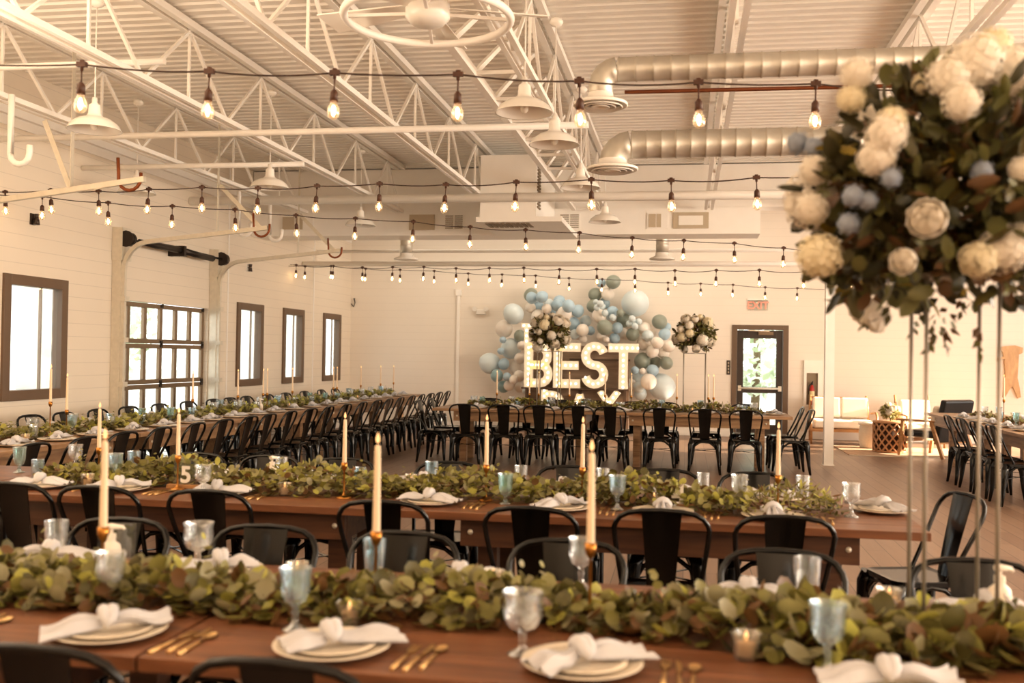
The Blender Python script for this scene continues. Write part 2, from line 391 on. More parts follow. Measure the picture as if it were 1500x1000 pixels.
# glazed sectional garage door: 4 sections of 6 panes
gd = bpy.data.objects.new('door_1', None); COL.objects.link(gd); gd.location = (XL - .06, G0, 0); struct(gd)
SH = GZ / 4; PW = (G1 - G0) / 6
for s_ in range(4):
    fr = MB(); z0, z1 = s_ * SH, (s_ + 1) * SH - .006
    fr.bx(-.045, 0, 0, G1 - G0, z0, z0 + .06); fr.bx(-.045, 0, 0, G1 - G0, z1 - .06, z1)
    for i in range(7):
        c = i * PW; hw = .035 if 0 < i < 6 else .06
        fr.bx(-.045, .0, max(0, c - hw), min(G1 - G0, c + hw), z0 + .06, z1 - .06)
    p = fr.build('door_section', M['alu'], gd, bevel=.004)
    g = MB()
    for i in range(6): g.bx(-.028, -.022, i * PW + .03, (i + 1) * PW - .03, z0 + .055, z1 - .055)
    g.build('section_panes', M['pane'], p)
    h = MB()
    for i in (0, 3, 6):
        c = min(max(i * PW, .05), G1 - G0 - .05); h.bx(.0, .012, c - .03, c + .03, z1 - .045, z1 + .05 if s_ < 3 else z1); h.tube([(.014, c, z1 - .012), (.014, c, z1 + .02)], .014, 8)
    h.build('hinge', M['steel_dark'], p)
def arc_pts(c, r, a0, a1, k, f): return [f(c[0] + r * math.cos(a0 + (a1 - a0) * i / k), c[1] + r * math.sin(a0 + (a1 - a0) * i / k)) for i in range(k + 1)]
for side, yy in ((-1, G0 - .06), (1, G1 + .06)):
    j = MB(); j.bx(.063, .18, yy - G0 - .035, yy - G0 + .035, 0.001, 2.75); j.build('jamb', M['galv'], gd)
    t = MB(); rr = .35
    pts = [(.2, yy - G0, 0.02), (.2, yy - G0, 2.48)] + arc_pts((.2 + rr, 2.48), rr, PI, PI / 2, 8, lambda a, b: (a, yy - G0, b)) + [(2.05, yy - G0, 2.985)]
    for a, b in zip(pts[:-1], pts[1:]): t.bar(a, b, .05, .05, (0, 1, 0))
    for z in (.5, 1.06, 1.6, 2.1): t.bx(.17, .25, yy - G0 - .05, yy - G0 + .05, z, z + .06)
    t.build('track', M['galv'], gd)
    p = MB(); p.bx(.063, .2, yy - G0 - .05, yy - G0 + .16, 2.6, 3.0); p.build('bearing_plate', M['galv'], gd)
    d = MB(); d.tube([(.24, yy - G0 - .03, 2.86), (.24, yy - G0 + .07, 2.86)], [.085, .085], 14); d.tube([(.24, yy - G0 - .045, 2.86), (.24, yy - G0 - .03, 2.86)], .1, 14); d.build('cable_drum', M['steel_dark'], gd)
    hg = MB(); hg.bar((1.41, yy - G0, 2.94), (1.41, yy - G0, 4.3), .05, .006, (1, 0, 0)); hg.bar((1.95, yy - G0, 2.99), (1.43, yy - G0, 3.5), .05, .006, (0, 1, 0)); hg.build('track_hanger', M['galv'], gd)
    bl = MB(); bl.tube([(1.86, yy - G0, 3.16), (1.87, yy - G0, 3.03)] + arc_pts((1.97, 2.98), .1, PI, 2 * PI, 8, lambda a, b: (a, yy - G0, b)) + [(2.07, yy - G0, 3.03)], .014, 8); bl.build('bumper_spring', M['copper'], gd)
sp = MB(); sp.tube([(.24, -.1, 2.86), (.24, 2.55, 2.86)], .014, 8)
sp.tube([(.24, .2, 2.86), (.24, .6, 2.855), (.24, 1.2, 2.86)], [.03, .045, .045], 12); sp.tube([(.24, 1.3, 2.86), (.24, 1.7, 2.845), (.24, 2.15, 2.84)], .045, 12); sp.bx(.063, .3, 1.22, 1.28, 2.78, 2.92)
sp.build('torsion_spring', M['steel_dark'], gd)
# track of the next bay's door, hung above the near left corner
ot = thing('hanging_door_track', 'galvanised door track hanging on perforated angles at upper left', 'door track', (XL + .05, 8.3, 0))
t = MB(); t.bar((.0, 0, 2.82), (2.0, 0, 3.06), .05, .05); t.build('track', M['galv'], ot)
t = MB(); t.bar((1.27, 0, 2.99), (1.27, 0, 4.38), .05, .006, (1, 0, 0)); t.build('hanger', M['galv'], ot)
t = MB(); t.bar((1.25, 0, 3.0), (.98, 0, 3.62), .05, .006, (0, 1, 0)); t.build('brace', M['galv'], ot)
t = MB(); t.tube([(1.73, 0, 3.26), (1.74, 0, 3.1)] + arc_pts((1.85, 3.07), .11, PI, 2 * PI, 8, lambda a, b: (a, 0, b)) + [(1.96, 0, 3.12)], .016, 8); t.build('bumper_spring', M['copper'], ot)

# back door with glass
dr = bpy.data.objects.new('door_2', None); COL.objects.link(dr); dr.location = (0, YB, 0); struct(dr)
f_ = MB(); f_.bx(DX0 - .07, DX0 + .03, -.03, .2, 0.001, DZ + .06); f_.bx(DX1 - .03, DX1 + .07, -.03, .2, 0.001, DZ + .06); f_.bx(DX0 + .03, DX1 - .03, -.03, .2, DZ - .03, DZ + .06)
f_.build('door_frame', M['taupe'], dr, bevel=.004)
l = MB(); x0, x1 = DX0 + .035, DX1 - .035
for q in ((x0, x0 + .12, .02, DZ - .04), (x1 - .12, x1, .02, DZ - .04), (x0 + .12, x1 - .12, .02, .25), (x0 + .12, x1 - .12, .86, .98), (x0 + .12, x1 - .12, DZ - .2, DZ - .04)): l.bx(q[0], q[1], .03, .075, q[2], q[3])
leaf_ = l.build('door_leaf', M['darkbr'], dr, bevel=.004)
g = MB(); g.bx(x0 + .12, x1 - .12, .05, .056, .25, .86); g.bx(x0 + .12, x1 - .12, .05, .056, .98, DZ - .2); g.build('pane', M['pane'], leaf_)
b_ = MB(); b_.tube([(x0 + .03, -.03, .95), (x1 - .03, -.03, .95)], .022, 10); b_.bx(x0 + .02, x0 + .08, -.05, .03, .9, 1.0); b_.bx(x1 - .08, x1 - .02, -.05, .03, .9, 1.0); b_.build('push_bar', M['galv'], leaf_)
c_ = MB(); c_.bx(x0 + .4, x0 + .68, -.02, .03, DZ - .13, DZ - .07); c_.bar((x0 + .6, -.03, DZ - .06), (x0 + .2, -.12, DZ - .05), .03, .02); c_.build('door_closer', M['alu'], leaf_)

# roof joists along the depth of the hall
JX = [-5.9, -4.36, -2.82, -1.25, .3, 1.85, 3.4, 4.95]
where = ['nearest the left wall', 'second from the left wall', 'third from the left wall', 'above the middle pendants', 'crossing above both spiral ducts', 'above the tall flower arrangement', 'second from the right edge', 'farthest right']
JE = 14.75
for i, X in enumerate(JX):
    j = thing('roof_joist', 'white open-web steel roof joist, ' + where[i], 'joist', (X, 0, 0), group='roof joists')
    t = MB(); t.bar((-.05, -2.5, 4.37), (-.05, JE, 4.37), .06, .06); t.bar((.05, -2.5, 4.37), (.05, JE, 4.37), .06, .06); t.build('top_chord', M['white'], j)
    t = MB(); t.bar((-.045, -2.0, 3.7), (-.045, JE, 3.7), .04, .045); t.bar((.045, -2.0, 3.7), (.045, JE, 3.7), .04, .045); t.build('bottom_chord', M['white'], j)
    w = MB(); y = -2.0 + (i % 3) * .4; k = 0
    while y + .7 < JE + .3:
        y2 = min(y + 1.5, JE); ym = (y + y2) / 2
        w.bar((0, y, 3.71), (0, ym, 4.34), .026, .026); w.bar((0, ym, 4.34), (0, y2, 3.71), .026, .026)
        w.bar((0.0, ym, 3.71), (0.0, ym, 4.34), .022, .022)
        y = y2; k += 1
    w.build('web', M['white'], j)
    if i in (3,):  # doubled girder truss over the middle
        t = MB(); t.bar((-.42, -2.0, 3.72), (-.42, JE, 3.72), .06, .07); t.bar((-.42, -2.5, 4.37), (-.42, JE, 4.37), .07, .08); t.build('outer_chord', M['white'], j)
        w = MB(); y = -2.0
        while y + .8 < JE + .3:
            y2 = min(y + .8, JE); w.bar((-.42, y, 3.71), (-.2, y2, 4.34), .035, .035); w.bar((-.42, y2, 3.72), (0, y2, 3.72), .03, .03); y = y2
        w.build('cross_web', M['white'], j)
# pipes across the hall
for i, (y, z, r_, x0, x1, lab) in enumerate([(7.45, 3.86, .028, XL + .01, -4.2, 'short white pipe at the upper left, nearest the camera'), (9.0, 3.62, .032, XL + .01, -.9, 'white pipe across the hall above the first pendant row'),
                                       (10.45, 3.6, .03, XL + .01, -4.2, 'white pipe across the hall above the garage door track'), (13.0, 3.61, .06, XL + .01, 8.5, 'thick white pipe across the hall in front of soffit grilles'),
                                       (17.2, 3.12, .045, XL + .01, 6.5, 'white pipe below the soffit along the back wall'), (17.9, 3.42, .03, XL + .01, 6.5, 'thin white pipe highest along the back wall')]):
    p = MB(); p.tube([(x0, y, z), (x1, y, z)], r_, 10)
    o = p.build('ceiling_pipe', M['white']); tag(o, lab, 'pipe', 'ceiling pipes')
for i, (px, py, X, y) in enumerate([(4, 0, 0, 7.45), (346, 0, 0, 12.4), (392, 0, 0, 13.0)]):
    z0 = 3.1
    pos = at_y(px, 300, y); p = MB()
    p.tube([(pos.x, y + .08, z0 + .55), (pos.x, y + .08, z0 + .05)] + arc_pts((.09, z0 + .05), .09, PI, 2 * PI, 6, lambda a, b: (pos.x + a, y + .08, b)) + [(pos.x + .18, y + .08, z0 + .12)], .026, 10)
    o = p.build('drain_pipe', M['white']); tag(o, ['white hooked drop pipe at the far left edge', 'white hooked drop pipe above the garage door', 'white hooked drop pipe right of the garage door track'][i], 'pipe', 'hooked drop pipes')

# rectangular white soffit duct with grilles, and the boxy air unit
SY = 15.0
o = thing('soffit_duct', 'long white boxed soffit duct with grilles crossing the hall', 'duct', (0, SY, 0))
b_ = MB(); b_.bx(XL + .01, 1.05, 0, .62, 3.36, 3.76); b_.build('casing', M['white'], o)
b_ = MB(); b_.bx(XL + .01, 8.8, .05, .45, 3.762, 4.4); b_.build('girder', M['white'], o)
for i, (px0, px1, kind) in enumerate([(413, 459, 1), (600, 637, 2), (651, 680, 0), (819, 850, 0), (948, 978, 1), (986, 1038, 2)]):
    a = at_y(px0, 322, SY); b = at_y(px1, 322, SY); z0, z1 = 3.44, 3.68
    v = MB(); v.bx(a.x, b.x, -.02, -.001, z0, z1); fr = v.build('grille', M['white'] if kind < 2 else M['mirror'], o)
    if kind == 0:
        s_ = MB()
        for q in range(7): s_.bx(a.x + .02, (a.x + b.x) / 2 - .01, -.024, -.0205, z0 + .02 + q * .031, z0 + .035 + q * .031); s_.bx((a.x + b.x) / 2 + .01, b.x - .02, -.024, -.0205, z0 + .02 + q * .031, z0 + .035 + q * .031)
        s_.build('slot', M['vent_dark'], fr)
    if kind == 1:
        s_ = MB(); s_.bx(a.x + .02, a.x + (b.x - a.x) * .42, -.024, -.0205, z0 + .02, z1 - .02); s_.bx(a.x + (b.x - a.x) * .46, a.x + (b.x - a.x) * .68, -.024, -.0205, z0 + .02, z1 - .02); s_.build('damper', M['mirror'], fr)
    if kind == 2 and i == 5:
        s_ = MB(); s_.bx(a.x + .08, b.x - .08, -.026, -.0205, z0 + .05, z1 - .05); s_.build('access_panel', M['white2'], fr)
a0 = at_y(703, 312, 13.1); a1 = at_y(785, 312, 13.1)
o = thing('ceiling_air_unit', 'boxy white air unit hanging in front of the soffit', 'air unit', (0, 13.1, 0))
b_ = MB(); b_.bx(a0.x, a1.x, 0, 1.88, 3.37, 4.2); b_.build('casing', M['white'], o)
v = MB()
for q in range(14): v.bx(a1.x + .001, a1.x + .02, .08, .3, 3.5 + q * .045, 3.525 + q * .045)
v.build('side_grille', M['vent_dark'], o)
v = MB(); v.bx(a0.x - .05, a1.x + .35, -.02, 1.88, 3.3, 3.368); v.build('drip_tray', M['white'], o)
v = MB()
for q in range(9): v.bx(a0.x + .05 + q * .07, a0.x + .1 + q * .07, .1, .5, 3.288, 3.299)
v.build('bottom_louvre', M['vent_dark'], o)

# steel column
o = MB(); o.bx(1.985, 2.115, 14.98, 15.11, 0.0, 3.74); o.bx(1.97, 2.13, 14.965, 15.125, 0.0, .012); o = struct(o.build('column', M['white'])); o['label'] = 'square white steel column standing on the floor'
# spiral ducts with cone diffusers
def spiral(o, X0, X1, Y, z, r, yaw, drop, dr_):
    d = MB(); n = 20; pts = []; rs = []
    x = X0; k = 0
    while x < X1:
        pts += [(x, 0, 0), (x + .008, 0, 0), (x + .016, 0, 0), (x + .115, 0, 0)]; rs += [r, r * 1.06, r, r]; x += .12
    d.tube(pts, rs, n); d.build('duct_run', M['duct'], o)
    e = MB(); R_ = r * 1.35; ep = []
    for i in range(5):
        a = PI / 2 + (PI / 2) * i / 4
        ep.append((X0 - .005 + R_ * math.cos(a), 0, -R_ + R_ * math.sin(a)))
    ep.append((X0 - .005 - R_, 0, -R_ - drop))
    e.tube(ep, r * 1.03, n)
    e.build('elbow', M['duct'], o)
    c = MB(); cx = X0 - .005 - R_; zb = -R_ - drop
    c.lathe([(r * 1.05, zb + .05), (r * 1.12, zb + .01), (dr_ * .93, zb - .012), (dr_, zb - .02), (dr_, zb - .036), (dr_ * .95, zb - .04), (dr_ * .84, zb - .02), (r * .9, zb - .0)], 32, 0, (cx, 0, 0))
    c.build('diffuser_cone', M['white2'], o)
    c = MB()
    for q in (.82, .58, .34): c.lathe([(dr_ * q, zb - .045), (dr_ * (q - .13), zb - .018), (dr_ * (q - .17), zb - .02), (dr_ * (q - .02), zb - .052), (dr_ * q, zb - .045)], 28, 0, (cx, 0, 0))
    c.build('diffuser_ring', M['white2'], o)
p = EYE + ray(905, 102) * 6.9
o = thing('ceiling_spiral_duct', 'upper galvanised spiral duct ending in a round diffuser, nearer', 'duct', (p.x, p.y, p.z), 0, 'spiral ducts'); spiral(o, 0, 6.5, 0, 0, .083, 0, .1, .19)
p = EYE + ray(925, 212) * 8.3
o = thing('ceiling_spiral_duct', 'lower galvanised spiral duct ending in a round diffuser, farther', 'duct', (p.x, p.y, p.z), 0, 'spiral ducts'); spiral(o, 0, 6.5, 0, 0, .112, 0, .02, .215)
for i, (px, lab) in enumerate([(595, 'short spiral drop duct with round diffuser left of the balloons'), (970, 'short spiral drop duct with round diffuser above the balloons')]):
    p = at_y(px, 380, 15.85)
    o = thing('ceiling_drop_duct', lab, 'duct', (p.x, 15.85, 0), 0, 'drop ducts')
    c = MB(); pts = []; rs = []
    for q in range(5): pts += [(0, 0, 3.9 - q * .15), (0, 0, 3.89 - q * .15), (0, 0, 3.88 - q * .15), (0, 0, 3.76 - q * .15)]; rs += [.1, .105, .1, .1]
    c.tube(pts, rs, 16); c.build('duct_run', M['duct'], o)
    c = MB(); c.lathe([(.105, 3.17), (.11, 3.12), (.2, 3.08), (.2, 3.06), (.1, 3.09), (.0001, 3.09)], 22); c.build('diffuser_cone', M['white2'], o)

p = EYE + ray(915, 135) * 7.0
b = MB(); b.tube([(p.x, p.y, p.z), (8.5, p.y + .2, p.z)], .014, 8); o = b.build('ceiling_pipe', M['copper']); tag(o, 'thin copper-coloured pipe just under the upper spiral duct', 'pipe', 'ceiling pipes')
# barn pendants
P = proto('pendant_lamp')
c = MB(); c.lathe([(.045, .2), (.05, .13), (.06, .115), (.075, .1), (.13, .085), (.185, .045), (.212, 0), (.216, -.004), (.205, -.002), (.17, .04), (.12, .07), (.07, .085), (.0001, .09)], 28); c.build('shade', M['white2'], P)
c = MB(); c.lathe([(.0001, .26), (.022, .26), (.022, .22), (.04, .2), (.045, .195)], 14); c.build('neck', M['white2'], P)
c = MB(); c.tube([(0, 0, .25), (0, 0, 1.0)], .006, 6); c.build('cord', M['white'], P)
c = MB(); c.sph((0, 0, 1.04), .06, 14, 8, 0, .7); c.build('ceiling_canopy', M['white2'], P)
c = MB(); c.sph((0, 0, .035), .032, 10, 8, 0, 1.3); c.build('bulb', M['petal'], P)
for px, py, lab in [(138, 190, 'left foreground, over the hanging door track'), (200, 283, 'tucked behind the hanging door track'), (395, 275, 'between garage door and hall centre'), (528, 330, 'farthest back of the left row'), (768, 165, 'nearest in the middle row, left of the upper diffuser'), (812, 212, 'second in the middle row'), (850, 275, 'third in the middle row, behind the lower diffuser'), (886, 325, 'farthest back of the middle row')]:
    p = at_z(px, py, 3.3); put(P, 'white barn pendant lamp ' + lab, 'pendant lamp', (p.x, p.y, 3.3), 0, 'barn pendants')
put(P, 'white barn pendant lamp at the top right corner, over the flowers', 'pendant lamp', (1.68, 4.55, 3.18), 0, 'barn pendants')

# big ceiling fan with ring guard at the top edge
o = thing('ceiling_fan', 'large white ceiling fan with round guard ring at the top edge', 'fan', (-1.62, 6.02, 3.62))
c = MB(); c.tube([(.52 * math.cos(2 * PI * i / 40), .52 * math.sin(2 * PI * i / 40), 0) for i in range(40)], .026, 10, closed=True); c.build('guard_ring', M['white'], o)
c = MB(); c.lathe([(.0001, -.04), (.1, -.04), (.14, .0), (.14, .1), (.05, .16), (.0001, .16)], 20); c.build('hub', M['white2'], o)
for k in range(5):
    a = 2 * PI * k / 5 + .35; c = MB()
    ca, sa = math.cos(a), math.sin(a)
    def T(x, y, z): return (x * ca - y * sa, x * sa + y * ca, z)
    c.add([T(.12, -.05, .05), T(.75, -.11, .03), T(.78, .1, .09), T(.12, .05, .08), T(.12, -.05, .058), T(.75, -.11, .038), T(.78, .1, .098), T(.12, .05, .088)], [(0, 3, 2, 1), (4, 5, 6, 7), (0, 1, 5, 4), (1, 2, 6, 5), (2, 3, 7, 6), (3, 0, 4, 7)]); c.build('blade', M['white'], o)
for k in range(4):
    a = 2 * PI * k / 4 + .2; c = MB(); c.bar((.13 * math.cos(a), .13 * math.sin(a), .02), (.51 * math.cos(a), .51 * math.sin(a), 0), .02, .02); c.build('spoke', M['white'], o)
c = MB(); c.tube([(0, 0, .15), (0, 0, .78)], .02, 8); c.build('downrod', M['white'], o)

# ------------------------------------------------------------------ string lights
def string(label, A, B, nb, sag=.014, ext=(0, 0)):
    A, B = Vector(A), Vector(B); d = (B - A) / (nb - 1)
    A2 = A - d * ext[0]; n = nb + ext[0] + ext[1]
    o = thing('string_light', label, 'string lights', A2, group='string lights')
    pts = []
    for i in range((n - 1) * 6 + 1):
        f = i / 6; fr = f - math.floor(f)
        pts.append(d * f + Vector((0, 0, -sag * 4 * fr * (1 - fr) + .01 * math.sin(f * 2.1))))
    t0 = -d * .6; t1 = d * (n - 1) + d * .6
    c = MB(); c.tube([t0] + pts + [t1], .0045, 6); c.build('cable', M['rubber'], o)
    for i in range(n):
        p = d * i + Vector((0, 0, .01 * math.sin(i * 2.1))); tx, ty = R.uniform(-.06, .06), R.uniform(-.05, .05)
        s_ = MB(); s_.bar((0, 0, .012), (0, 0, -.012), .05, .022, (0, 1, 0)); s_.tube([(0, 0, .02), (0, 0, -.03)], [.013, .008], 8)
        s_.tube([(0, 0, -.03), (0, 0, -.09)], .004, 6); s_.tube([(0, 0, -.085), (0, 0, -.1), (0, 0, -.145)], [.008, .019, .021], 10)
        so = s_.build('socket', M['socket'], o, p); so.rotation_euler = (tx, ty, 0)
        b_ = MB(); b_.lathe([(.014, -.14), (.018, -.155), (.03, -.18), (.033, -.2), (.027, -.222), (.012, -.234), (.0001, -.236)], 10); b_.build('bulb', M['bulb'], so)
        f_ = MB(); f_.sph((0, 0, -.19), .011, 8, 6, 0, 2.4); f_.build('filament', M['filament'], so)
def P3(x, y, z): return EYE + ray(x, y) * z
string('string of warm bulbs nearest the camera, crossing the top of the picture', P3(120, 97, 4.85), P3(1195, 125, 5.1), 7, ext=(1, 2))
string('string of warm bulbs rising to the right below the spiral ducts', P3(7.6, 281, 10), P3(1108, 260, 7.1), 13, ext=(0, 1))
string('string of warm bulbs falling to the right, above the marquee letters', P3(62, 289, 10), P3(1148, 362, 11.7), 14, ext=(1, 1))
string('second farthest string of warm bulbs, dipping before the balloons', P3(447, 390, 17.3), P3(1178, 397, 13.5), 15, sag=.02, ext=(0, 3))
string('farthest string of warm bulbs, lowest along the back wall', P3(434, 388, 17.6), P3(1168, 422, 18.4), 16, sag=.012, ext=(0, 3))

# ------------------------------------------------------------------ tables
def make_table(m_top, m_leg, L=2.45, W=1.08):
    p = proto('farm_table')
    t = MB()
    n = 6
    for i in range(n): t.bx(-L / 2, L / 2, -W / 2 + i * W / n + .0008, -W / 2 + (i + 1) * W / n - .0008, .722, .76)
    t.build('tabletop', m_top, p, bevel=.003)
    for s in (-1, 1):
        a = MB(); a.bx(-L / 2 + .29, L / 2 - .29, s * (W / 2 - .1) - .02, s * (W / 2 - .1) + .02, .585, .7215); a.build('side_apron', m_leg, p, bevel=.003)
        a = MB(); a.bx(s * (L / 2 - .31) - .02, s * (L / 2 - .31) + .02, -W / 2 + .125, W / 2 - .125, .585, .7215); a.build('end_apron', m_leg, p)
        for q in (-1, 1):
            cx, cy = s * (L / 2 - .39), q * (W / 2 - .31)
            a = MB(); a.bx(cx - .05, cx + .05, cy - .045, cy + .045, 0.0, .7215); lg = a.build('leg', m_leg, p, bevel=.004)
            b = MB(); b.lathe([(.0001, .006), (.012, .005), (.014, 0)], 10); bo = b.build('bolt', M['galv'], lg, (cx + s * .05, q * (W / 2 - .08), .655)); bo.rotation_euler = (-q * PI / 2, 0, 0)
    return p
TF, TB = make_table(M['table'], M['table_dark']), make_table(M['table2'], M['table2'])
GT = 'farm tables'
put(TF, 'nearest brown wooden farm table, right-hand one along the front edge', 'table', (-.1, 2.82, 0), 0, GT)
put(TF, 'nearest brown wooden farm table, left-hand one along the front edge', 'table', (-2.56, 2.82, 0), 0, GT)
put(TF, 'wooden farm table of the second row, right-hand one with open end', 'table', (-.14, 5.23, 0), 0, GT)
put(TF, 'wooden farm table of the second row, left-hand one', 'table', (-2.6, 5.22, 0), 0, GT)
put(TF, 'wooden farm table of the second row at the left edge, mostly cut off', 'table', (-5.06, 5.22, 0), 0, GT)
for i in range(5):
    put(TB, ['nearest', 'second', 'middle', 'fourth', 'farthest'][i] + ' wooden farm table of the long left row by the windows', 'table', (-5.4, 7.1 + i * 2.46, 0), PI / 2, GT)
put(TB, 'left-hand wooden farm table in front of the marquee letters', 'table', (-2.28, 14.17, 0), 0, GT)
put(TB, 'right-hand wooden farm table in front of the marquee letters and door', 'table', (.18, 14.17, 0), 0, GT)
put(TB, 'nearer wooden farm table at the right edge', 'table', (4.08, 12.15, 0), PI / 2, GT)
put(TB, 'farther wooden farm table at the right edge', 'table', (4.08, 14.61, 0), PI / 2, GT)

# ------------------------------------------------------------------ black metal chairs
CH = proto('dining_chair')
def rrect(hx, hy, r, k=4):
    pts = []
    for cx, cy, a0 in ((hx - r, hy - r, 0), (-hx + r, hy - r, PI / 2), (-hx + r, -hy + r, PI), (hx - r, -hy + r, 1.5 * PI)):
        for i in range(k + 1):
            a = a0 + PI / 2 * i / k; pts.append((cx + r * math.cos(a), cy + r * math.sin(a)))
    return pts
s_ = MB(); o1, o2, o3 = rrect(.178, .178, .06), rrect(.18, .18, .06), rrect(.15, .15, .05)
n = len(o1)
s_.add([(x, y, .425) for x, y in o2] + [(x, y, .448) for x, y in o2] + [(x, y, .452) for x, y in o1] + [(x, y, .446) for x, y in o3],
       [tuple(range(3 * n, 4 * n)), tuple(reversed(range(0, n)))] + [(k * n + i, k * n + (i + 1) % n, (k + 1) * n + (i + 1) % n, (k + 1) * n + i) for k in range(3) for i in range(n)])
s_.build('seat', M['black'], CH)
def backpt(x, z):   # recline
    t = (z - .44) / .41; return Vector((x, -.165 - .1 * t + .02 * math.cos(x * 7) - .02, z))
bw = MB()
pth = [(-.165, .40), (-.172, .46), (-.188, .58), (-.203, .70), (-.208, .765)]
arc = [(-.2 + .0, .79), (-.18, .818), (-.145, .838), (-.09, .848), (0, .852)]
half = pth + arc
full = half + [(-x, z) for x, z in reversed(half[:-1])]
bw.tube([Vector((x, -.075 - .205 * max(0, (z - .44) / .41) ** .9, z)) for x, z in full], .0115, 8); bw.build('back_frame', M['black'], CH)
b_ = MB(); rows = 7; vs = []
for i in range(rows + 1):
    t = i / rows; z = .43 + (.847 - .43) * t; hw = .058 + .03 * t
    for j in range(5):
        x = -hw + 2 * hw * j / 4; q = backpt(x, z); q.y += .012 - .03 * (x / hw) ** 2 * .25; vs.append(q)
n0 = len(vs); vs += [v + Vector((0, .004, 0)) for v in vs]
fs = []
for i in range(rows):
    for j in range(4):
        a = i * 5 + j; fs.append((a, a + 1, a + 6, a + 5)); fs.append((n0 + a, n0 + a + 5, n0 + a + 6, n0 + a + 1))
b_.add(vs, fs, 0, True)
b_.build('backrest', M['black'], CH)
for sx in (-1, 1):
    for sy in (-1, 1):
        l = MB(); top = Vector((sx * .155, sy * .155, .43)); ft = Vector((sx * .205, sy * (.2 if sy > 0 else .215), 0))
        pts = [top.lerp(ft, t) for t in (0, .12, .35, .7, 1)]; pts[1] += Vector((sx * .012, sy * .012, 0)); pts[2] += Vector((sx * .008, sy * .008, 0))
        l.tube(pts, [.044, .042, .032, .022, .015], 8); l.build('leg', M['black'], CH)
for k in range(4):
    a = MB(); A_ = PI / 2 * k
    def T(x, y, z): return (x * math.cos(A_) - y * math.sin(A_), x * math.sin(A_) + y * math.cos(A_), z)
    pts = [T(-.165, -.165, .3), T(-.13, -.17, .365), T(-.07, -.172, .41), T(0, -.173, .425), T(.07, -.172, .41), T(.13, -.17, .365), T(.165, -.165, .3)]
    a.tube(pts, .013, 6); a.build('apron_arch', M['black'], CH)
x_ = MB(); x_.bar((-.15, -.15, .3), (.15, .15, .3), .02, .005); x_.bar((-.15, .15, .293), (.15, -.15, .293), .02, .005); x_.build('cross_brace', M['black'], CH)
def chairs(spots, cat_label, order_from, group):
    for i, (x, y, a) in enumerate(spots):
        put(CH, '%s, %s from %s' % (cat_label, ORD[i + 1], order_from), 'chair', (x, y, 0), a + R.uniform(-.06, .06), group)
chairs([(-2.0, 2.28, 0), (-1.44, 2.29, 0), (-.86, 2.31, 0), (-.28, 2.18, 0)], 'black metal chair at the near side of the front table', 'the left', 'chairs at the front table')
chairs([(x, 3.32, PI) for x in (-2.16, -1.56, -1.03, -.41, .33, .97)], 'black metal chair at the far side of the front table', 'the left', 'chairs at the front table')
chairs([(-3.26, 4.68, 0), (-2.81, 4.68, 0), (-2.24, 4.7, 0), (-1.35, 4.6, 0), (-.66, 4.6, 0), (-.1, 4.69, 0), (.42, 4.66, 0)], 'black metal chair at the near side of the second table row', 'the left', 'chairs at the second table row')
chairs([(x, 5.73, PI) for x in (-3.1, -2.6, -2.1, -1.42, -.67, -.1, .42)], 'black metal chair at the far side of the second table row', 'the left', 'chairs at the second table row')
put(CH, 'black metal chair at the open right end of the second table row', 'chair', (1.14, 5.3, 0), PI / 2 + .28, 'chairs at the second table row')
ys3 = [6.26, 6.85, 7.37, 7.9, 8.5, 9.05, 9.6, 10.05, 10.6, 11.2, 11.75, 12.38, 13.0, 13.62, 14.15, 14.7, 15.3, 15.85, 16.4, 16.95, 17.5]
chairs([(-4.72 + .012 * i, y, PI / 2) for i, y in enumerate(ys3)], 'black metal chair on the aisle side of the long left table', 'the front', 'chairs at the long left table')
chairs([(-6.08, y, -PI / 2) for y in (8.2, 8.85, 9.4, 10.0, 10.6, 11.3, 12.0, 12.7, 13.2, 13.75, 14.5, 15.2, 16.0, 16.8, 17.5)], 'black metal chair on the window side of the long left table', 'the front', 'chairs at the long left table')
chairs([(x, 13.33 + .06 * i, 0) for i, x in enumerate((-2.92, -2.4, -1.92, -1.42, -.97))] + [(-.33, 13.5, 0), (.26, 13.5, 0), (.78, 13.5, 0)], 'black metal chair at the near side of the back table', 'the left', 'chairs at the back table')
chairs([(x, 14.7, PI) for x in (-2.95, -2.35, -1.85, -1.35, -.75, -.3, .3, .85)], 'black metal chair at the far side of the back table', 'the left', 'chairs at the back table')
put(CH, 'black metal chair at the left end of the back table, nearer one', 'chair', (-3.47, 13.75, 0), -PI / 2 - .1, 'chairs at the back table')
put(CH, 'black metal chair at the left end of the back table, farther one', 'chair', (-3.47, 14.5, 0), -PI / 2, 'chairs at the back table')
put(CH, 'black metal chair at the right end of the back table, nearer one', 'chair', (1.4, 13.8, 0), PI / 2 + .1, 'chairs at the back table')
put(CH, 'black metal chair at the right end of the back table, farther one', 'chair', (1.36, 14.55, 0), PI / 2, 'chairs at the back table')
chairs([(3.52, y, -PI / 2) for y in (11.5, 12.1, 12.7, 13.3)], 'black metal chair on the left side of the right-hand table', 'the front', 'chairs at the right-hand table')
chairs([(4.72, y, PI / 2) for y in (13.0, 13.6, 14.3)], 'black metal chair on the right side of the right-hand table', 'the front', 'chairs at the right-hand table')

